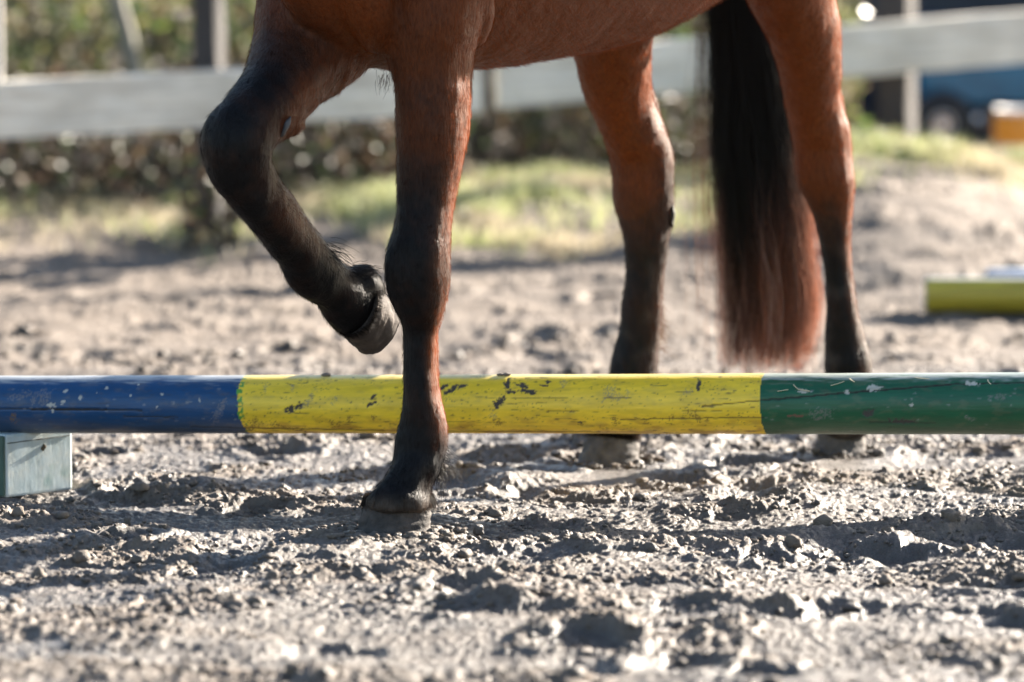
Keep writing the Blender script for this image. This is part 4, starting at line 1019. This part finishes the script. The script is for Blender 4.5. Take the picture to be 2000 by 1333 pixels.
def thick_stem(name, px0, y0, px1, y1, D, r_, mat, label, cat='tree'):
    a = P(px0, y0, D); a[2] = gz(a[0], D)-.1; b = P(px1, y1, D+.05); b[2] = max(b[2], 1.6)
    root = empty(name); V = []; K = 14; nv = 10
    for k in range(K):
        t = k/(K-1); c = a+(b-a)*t+np.array([.012*math.sin(t*9), 0, 0]); q = r_*(1-.5*t)*(1+.06*math.sin(k*2.3))
        for j in range(nv): th = j/nv*6.283; V.append(c+np.array([q*math.cos(th), q*math.sin(th), 0]))
    py_mesh('trunk', V, grid_faces(K, nv, True).tolist()+[list(range(nv))[::-1], [(K-1)*nv+j for j in range(nv)]], mat, root, True)
    cr = leaves(700, (b[0]-.4, b[0]+.4, D-.3, D+.4, 1.2, 2.1), .05, PAL, int(px0), 'crown', root); cr['kind'] = 'stuff'
    tag(root, label, cat)
# slanting pale stem seen just above the rail on the left
a = P(248, 170, 15.7); b = P(212, -20, 15.75); g0 = a+(a-b)*1.3; 
def sapling():
    root = empty('sapling'); V = []; K = 18; nv = 10
    p0 = np.array([a[0]+.06, 16.0, gz(a[0]+.06, 16.0)-.05]); p2 = b+(b-a)*4
    for k in range(K):
        t = k/(K-1); c = p0+(p2-p0)*t+np.array([.02*math.sin(t*8), 0, 0]); q = .030*(1-.55*t)
        for j in range(nv): th = j/nv*6.283; V.append(c+np.array([q*math.cos(th), q*math.sin(th), 0]))
    py_mesh('trunk', V, grid_faces(K, nv, True).tolist()+[list(range(nv))[::-1], [(K-1)*nv+j for j in range(nv)]], M_BARK, root, True)
    cr = leaves(600, (p2[0]-.45, p2[0]+.45, 15.5, 16.2, 1.15, 1.9), .05, PAL, 77, 'crown', root); cr['kind'] = 'stuff'
    tag(root, 'slanting pale barked sapling growing behind the left end of the fence', 'tree')
sapling()
# darker shrubs farther back close the view
back = empty('shrub_belt'); tag(back, 'dark shrubs beyond the hedge closing the view', 'shrubs')
lv = leaves(9000, (-4.5, 6.0, 20.5, 22.5, .0, .9), .12, [(.02, .03, .015), (.035, .05, .02), (.03, .025, .02)], 8, 'foliage', back); lv['kind'] = 'stuff'
tw = twigs(160, (-4.5, 6, 20.4, 22.4, 0, .3), 9, back, M_DARKWOOD, L_=(.4, .8), rad=(.01, .03)); tw['kind'] = 'stuff'

# ------------------------------------------------------------------ grass on the bank
def grass(n, seed):
    r = np.random.default_rng(seed)
    x = r.uniform(-1.7, 1.5, n*3); y = r.uniform(13.6, 15.9, n*3)
    cl = fbm(x*2.2, y*2.2, 201, 3)
    edge = 14.58-.25*sstep(-.5, .0, x)*sstep(.5, .1, x)+.1*sstep(.3, .6, x)+.32*perlin(x*3.3, y*0, 5)
    dens = (.05+.95*sstep(-.1, .4, cl))*sstep(edge-.3, edge+.35, y)
    k = r.random(n*3) < dens; x = x[k][:n]; y = y[k][:n]; n = len(x)
    z = gz(x, y)
    g = fbm(x*1.8+7, y*2.6, 211, 3); green = sstep(-.1, .35, g+.35*np.exp(-((x+.05)/.45)**2)+.25*(x > .8))
    h = r.uniform(.015, .055, n)*(1+.5*green)
    th = r.uniform(0, 6.283, n); w = r.uniform(.0015, .0035, n)
    wd = np.stack([np.cos(th)*w, np.sin(th)*w, 0*w], -1)
    ben = np.stack([r.normal(0, .45, n)*h, r.normal(0, .45, n)*h, 0*h], -1)
    p = np.stack([x, y, z-.003], -1); up = np.zeros((n, 3)); up[:, 2] = h
    V = np.stack([p-wd, p+wd, p+wd*.7+up*.6+ben*.4, p-wd*.7+up*.6+ben*.4, p+up*.85+ben*1.15], 1)
    b = np.arange(n)*5
    F = np.concatenate([np.stack([b, b+1, b+2], -1), np.stack([b, b+2, b+3], -1), np.stack([b+3, b+2, b+4], -1)])
    straw = np.array([.50, .43, .30]); gr = np.array([.30, .37, .13])
    mixk = (green*r.uniform(.25, 1.0, n)).clip(0, 1)[:, None]
    c = (straw*(1-mixk)+gr*mixk)*r.uniform(.65, 1.3, n)[:, None]
    return np_mesh('grass', V.reshape(-1, 3), F, M_GRASS, None, False, np.repeat(c, 5, 0))
tag(grass(52000, 4), 'short sparse green and straw coloured grass on the bank below the fence', 'grass', None, 'stuff')

# ------------------------------------------------------------------ machine and drum beyond the fence on the right
M_TEAL = simple('teal_blue_paint', (.010, .13, .24), .35, 12, .15, .05)
M_TYRE = simple('black_rubber', (.012, .012, .014), .55, 40)
M_RIM = simple('pale_metal_rim', (.55, .57, .6), .3, 20, .1, .05, metal=.6)
M_DARKP = simple('dark_navy_panel', (.010, .016, .03), .45, 10)
def ring_mesh(name, c, R_, r_, mat, parent, n=40, m=12, wide=1.0, arc=6.283):
    V = []; closed = arc > 6.2
    for i in range(n):
        a = i/(n if closed else n-1)*arc
        for j in range(m):
            b = j/m*6.283; q = R_+r_*math.cos(b); V.append((c[0]+q*math.cos(a), c[1]+r_*wide*math.sin(b), c[2]+q*math.sin(a)))
    F = []
    for i in range(n if closed else n-1):
        for j in range(m):
            F.append([i*m+j, i*m+(j+1) % m, ((i+1) % n)*m+(j+1) % m, ((i+1) % n)*m+j])
    return py_mesh(name, V, F, mat, parent, True)
def disc(name, c, R_, mat, parent, th=.02, n=32):
    V = []
    for yv in (-th/2, th/2):
        for i in range(n): a = i/n*6.283; V.append((c[0]+R_*math.cos(a), c[1]+yv, c[2]+R_*math.sin(a)))
    F = [list(range(n)), list(range(n, 2*n))[::-1]]+[[i, n+i, n+(i+1) % n, (i+1) % n] for i in range(n)]
    return py_mesh(name, V, F, mat, parent)
def cart():
    D = 18.2; root = empty('tipping_trailer')
    def at(px, py, d=D): return P(px, py, d)
    # tub
    tl0 = at(1780, 60); br = at(2300, 205)
    w = br[0]-tl0[0]; h = tl0[2]-br[2]
    V_, F_ = rough_box(w, .9, h, .02, 6, 3, 3, .004, 2)
    V_ = [(v[0]*(1-.10*(1-v[2]/h)), v[1], v[2]) for v in V_]
    o = py_mesh('tub', V_, F_, M_TEAL, root); o.location = ((tl0[0]+br[0])/2, D+.45, br[2])
    V_, F_ = rough_box(w*.9, .8, .10, .01, 4, 2, 2, .002, 3)
    o = py_mesh('chassis', V_, F_, M_DARKP, root); o.location = ((tl0[0]+br[0])/2, D+.45, br[2]-.11)
    for (px, py, rr_) in ((1838, 330, .11), (2240, 330, .11)):
        c = at(px, py, D-.05); g = gz(c[0], c[1]); c[2] = g+rr_+.02
        wh = ring_mesh('wheel', c, rr_-.045, .045, M_TYRE, root, wide=1.4)
        disc('rim', (c[0], c[1]-.02, c[2]), rr_-.07, M_DARKP, wh); ring_mesh('rim_edge', (c[0], c[1]-.045, c[2]), rr_-.075, .008, M_RIM, wh)
        disc('hub', (c[0], c[1]-.05, c[2]), .02, M_RIM, wh)
    for (px, py) in ((1816, 190), (1908, 233)):
        c = at(px, py, D-.06); blob('glint_bead', c, (.016, .012, .016), simple('glint_metal', (.7, .72, .75), .08, bstr=0, metal=.8), 1, None);  # bright beads added to stand for highlights on the dark round shapes
        l = bpy.context.scene.collection.objects[-1]; l.location = (0, 0, 0); l.parent = root
    tag(root, 'blurred teal blue trailer with dark wheels parked beyond the fence at right', 'trailer')
cart()
def tarp():
    root = empty('dark_container'); D = 19.4
    c = P(1900, 60, D)
    V_, F_ = rough_box(2.2, .8, 1.1, .03, 6, 3, 4, .006, 5)
    py_mesh('container_body', V_, F_, M_DARKP, root)
    V_, F_ = rough_box(2.26, .86, .05, .01, 4, 2, 1, .003, 6)
    o = py_mesh('lid', V_, F_, M_TEAL, root); o.location = (0, 0, 1.1)
    root.location = (c[0]+.25, D+.4, gz(c[0], D)-.02)
    tag(root, 'large dark navy container standing behind the teal trailer', 'container')
tarp()
def drum():
    D = 16.9; root = empty('barrel'); a = P(1966, 300, D)
    r_ = .062; nv = 32
    bands = [(0, .055, (.55, .20, .03)), (.055, .105, (.55, .55, .56)), (.105, .165, (.70, .30, .03)), (.165, .175, (.6, .6, .55))]
    m_o = simple('orange_plastic', (.72, .29, .03), .4, 10, .1, .05); m_w = simple('white_plastic', (.62, .62, .64), .4, 10, .1, .05)
    g = gz(a[0], D)
    for q, (z0, z1, c) in enumerate(bands):
        V = []
        for z, k in ((z0, 1), (z0+.004, 1.04), (z1-.004, 1.04), (z1, 1)):
            for j in range(nv): t = j/nv*6.283; V.append((r_*k*1.25*math.cos(t), r_*k*math.sin(t), z*1.55))
        F = grid_faces(4, nv, True).tolist()+[list(range(nv))[::-1], [3*nv+j for j in range(nv)]]
        py_mesh('band', V, F, m_w if q in (1, 3) else m_o, root, True)
    root.location = (a[0]+.04, D, g+.0)
    tag(root, 'small orange and white banded barrel at the right edge beside the trailer', 'barrel')
drum()
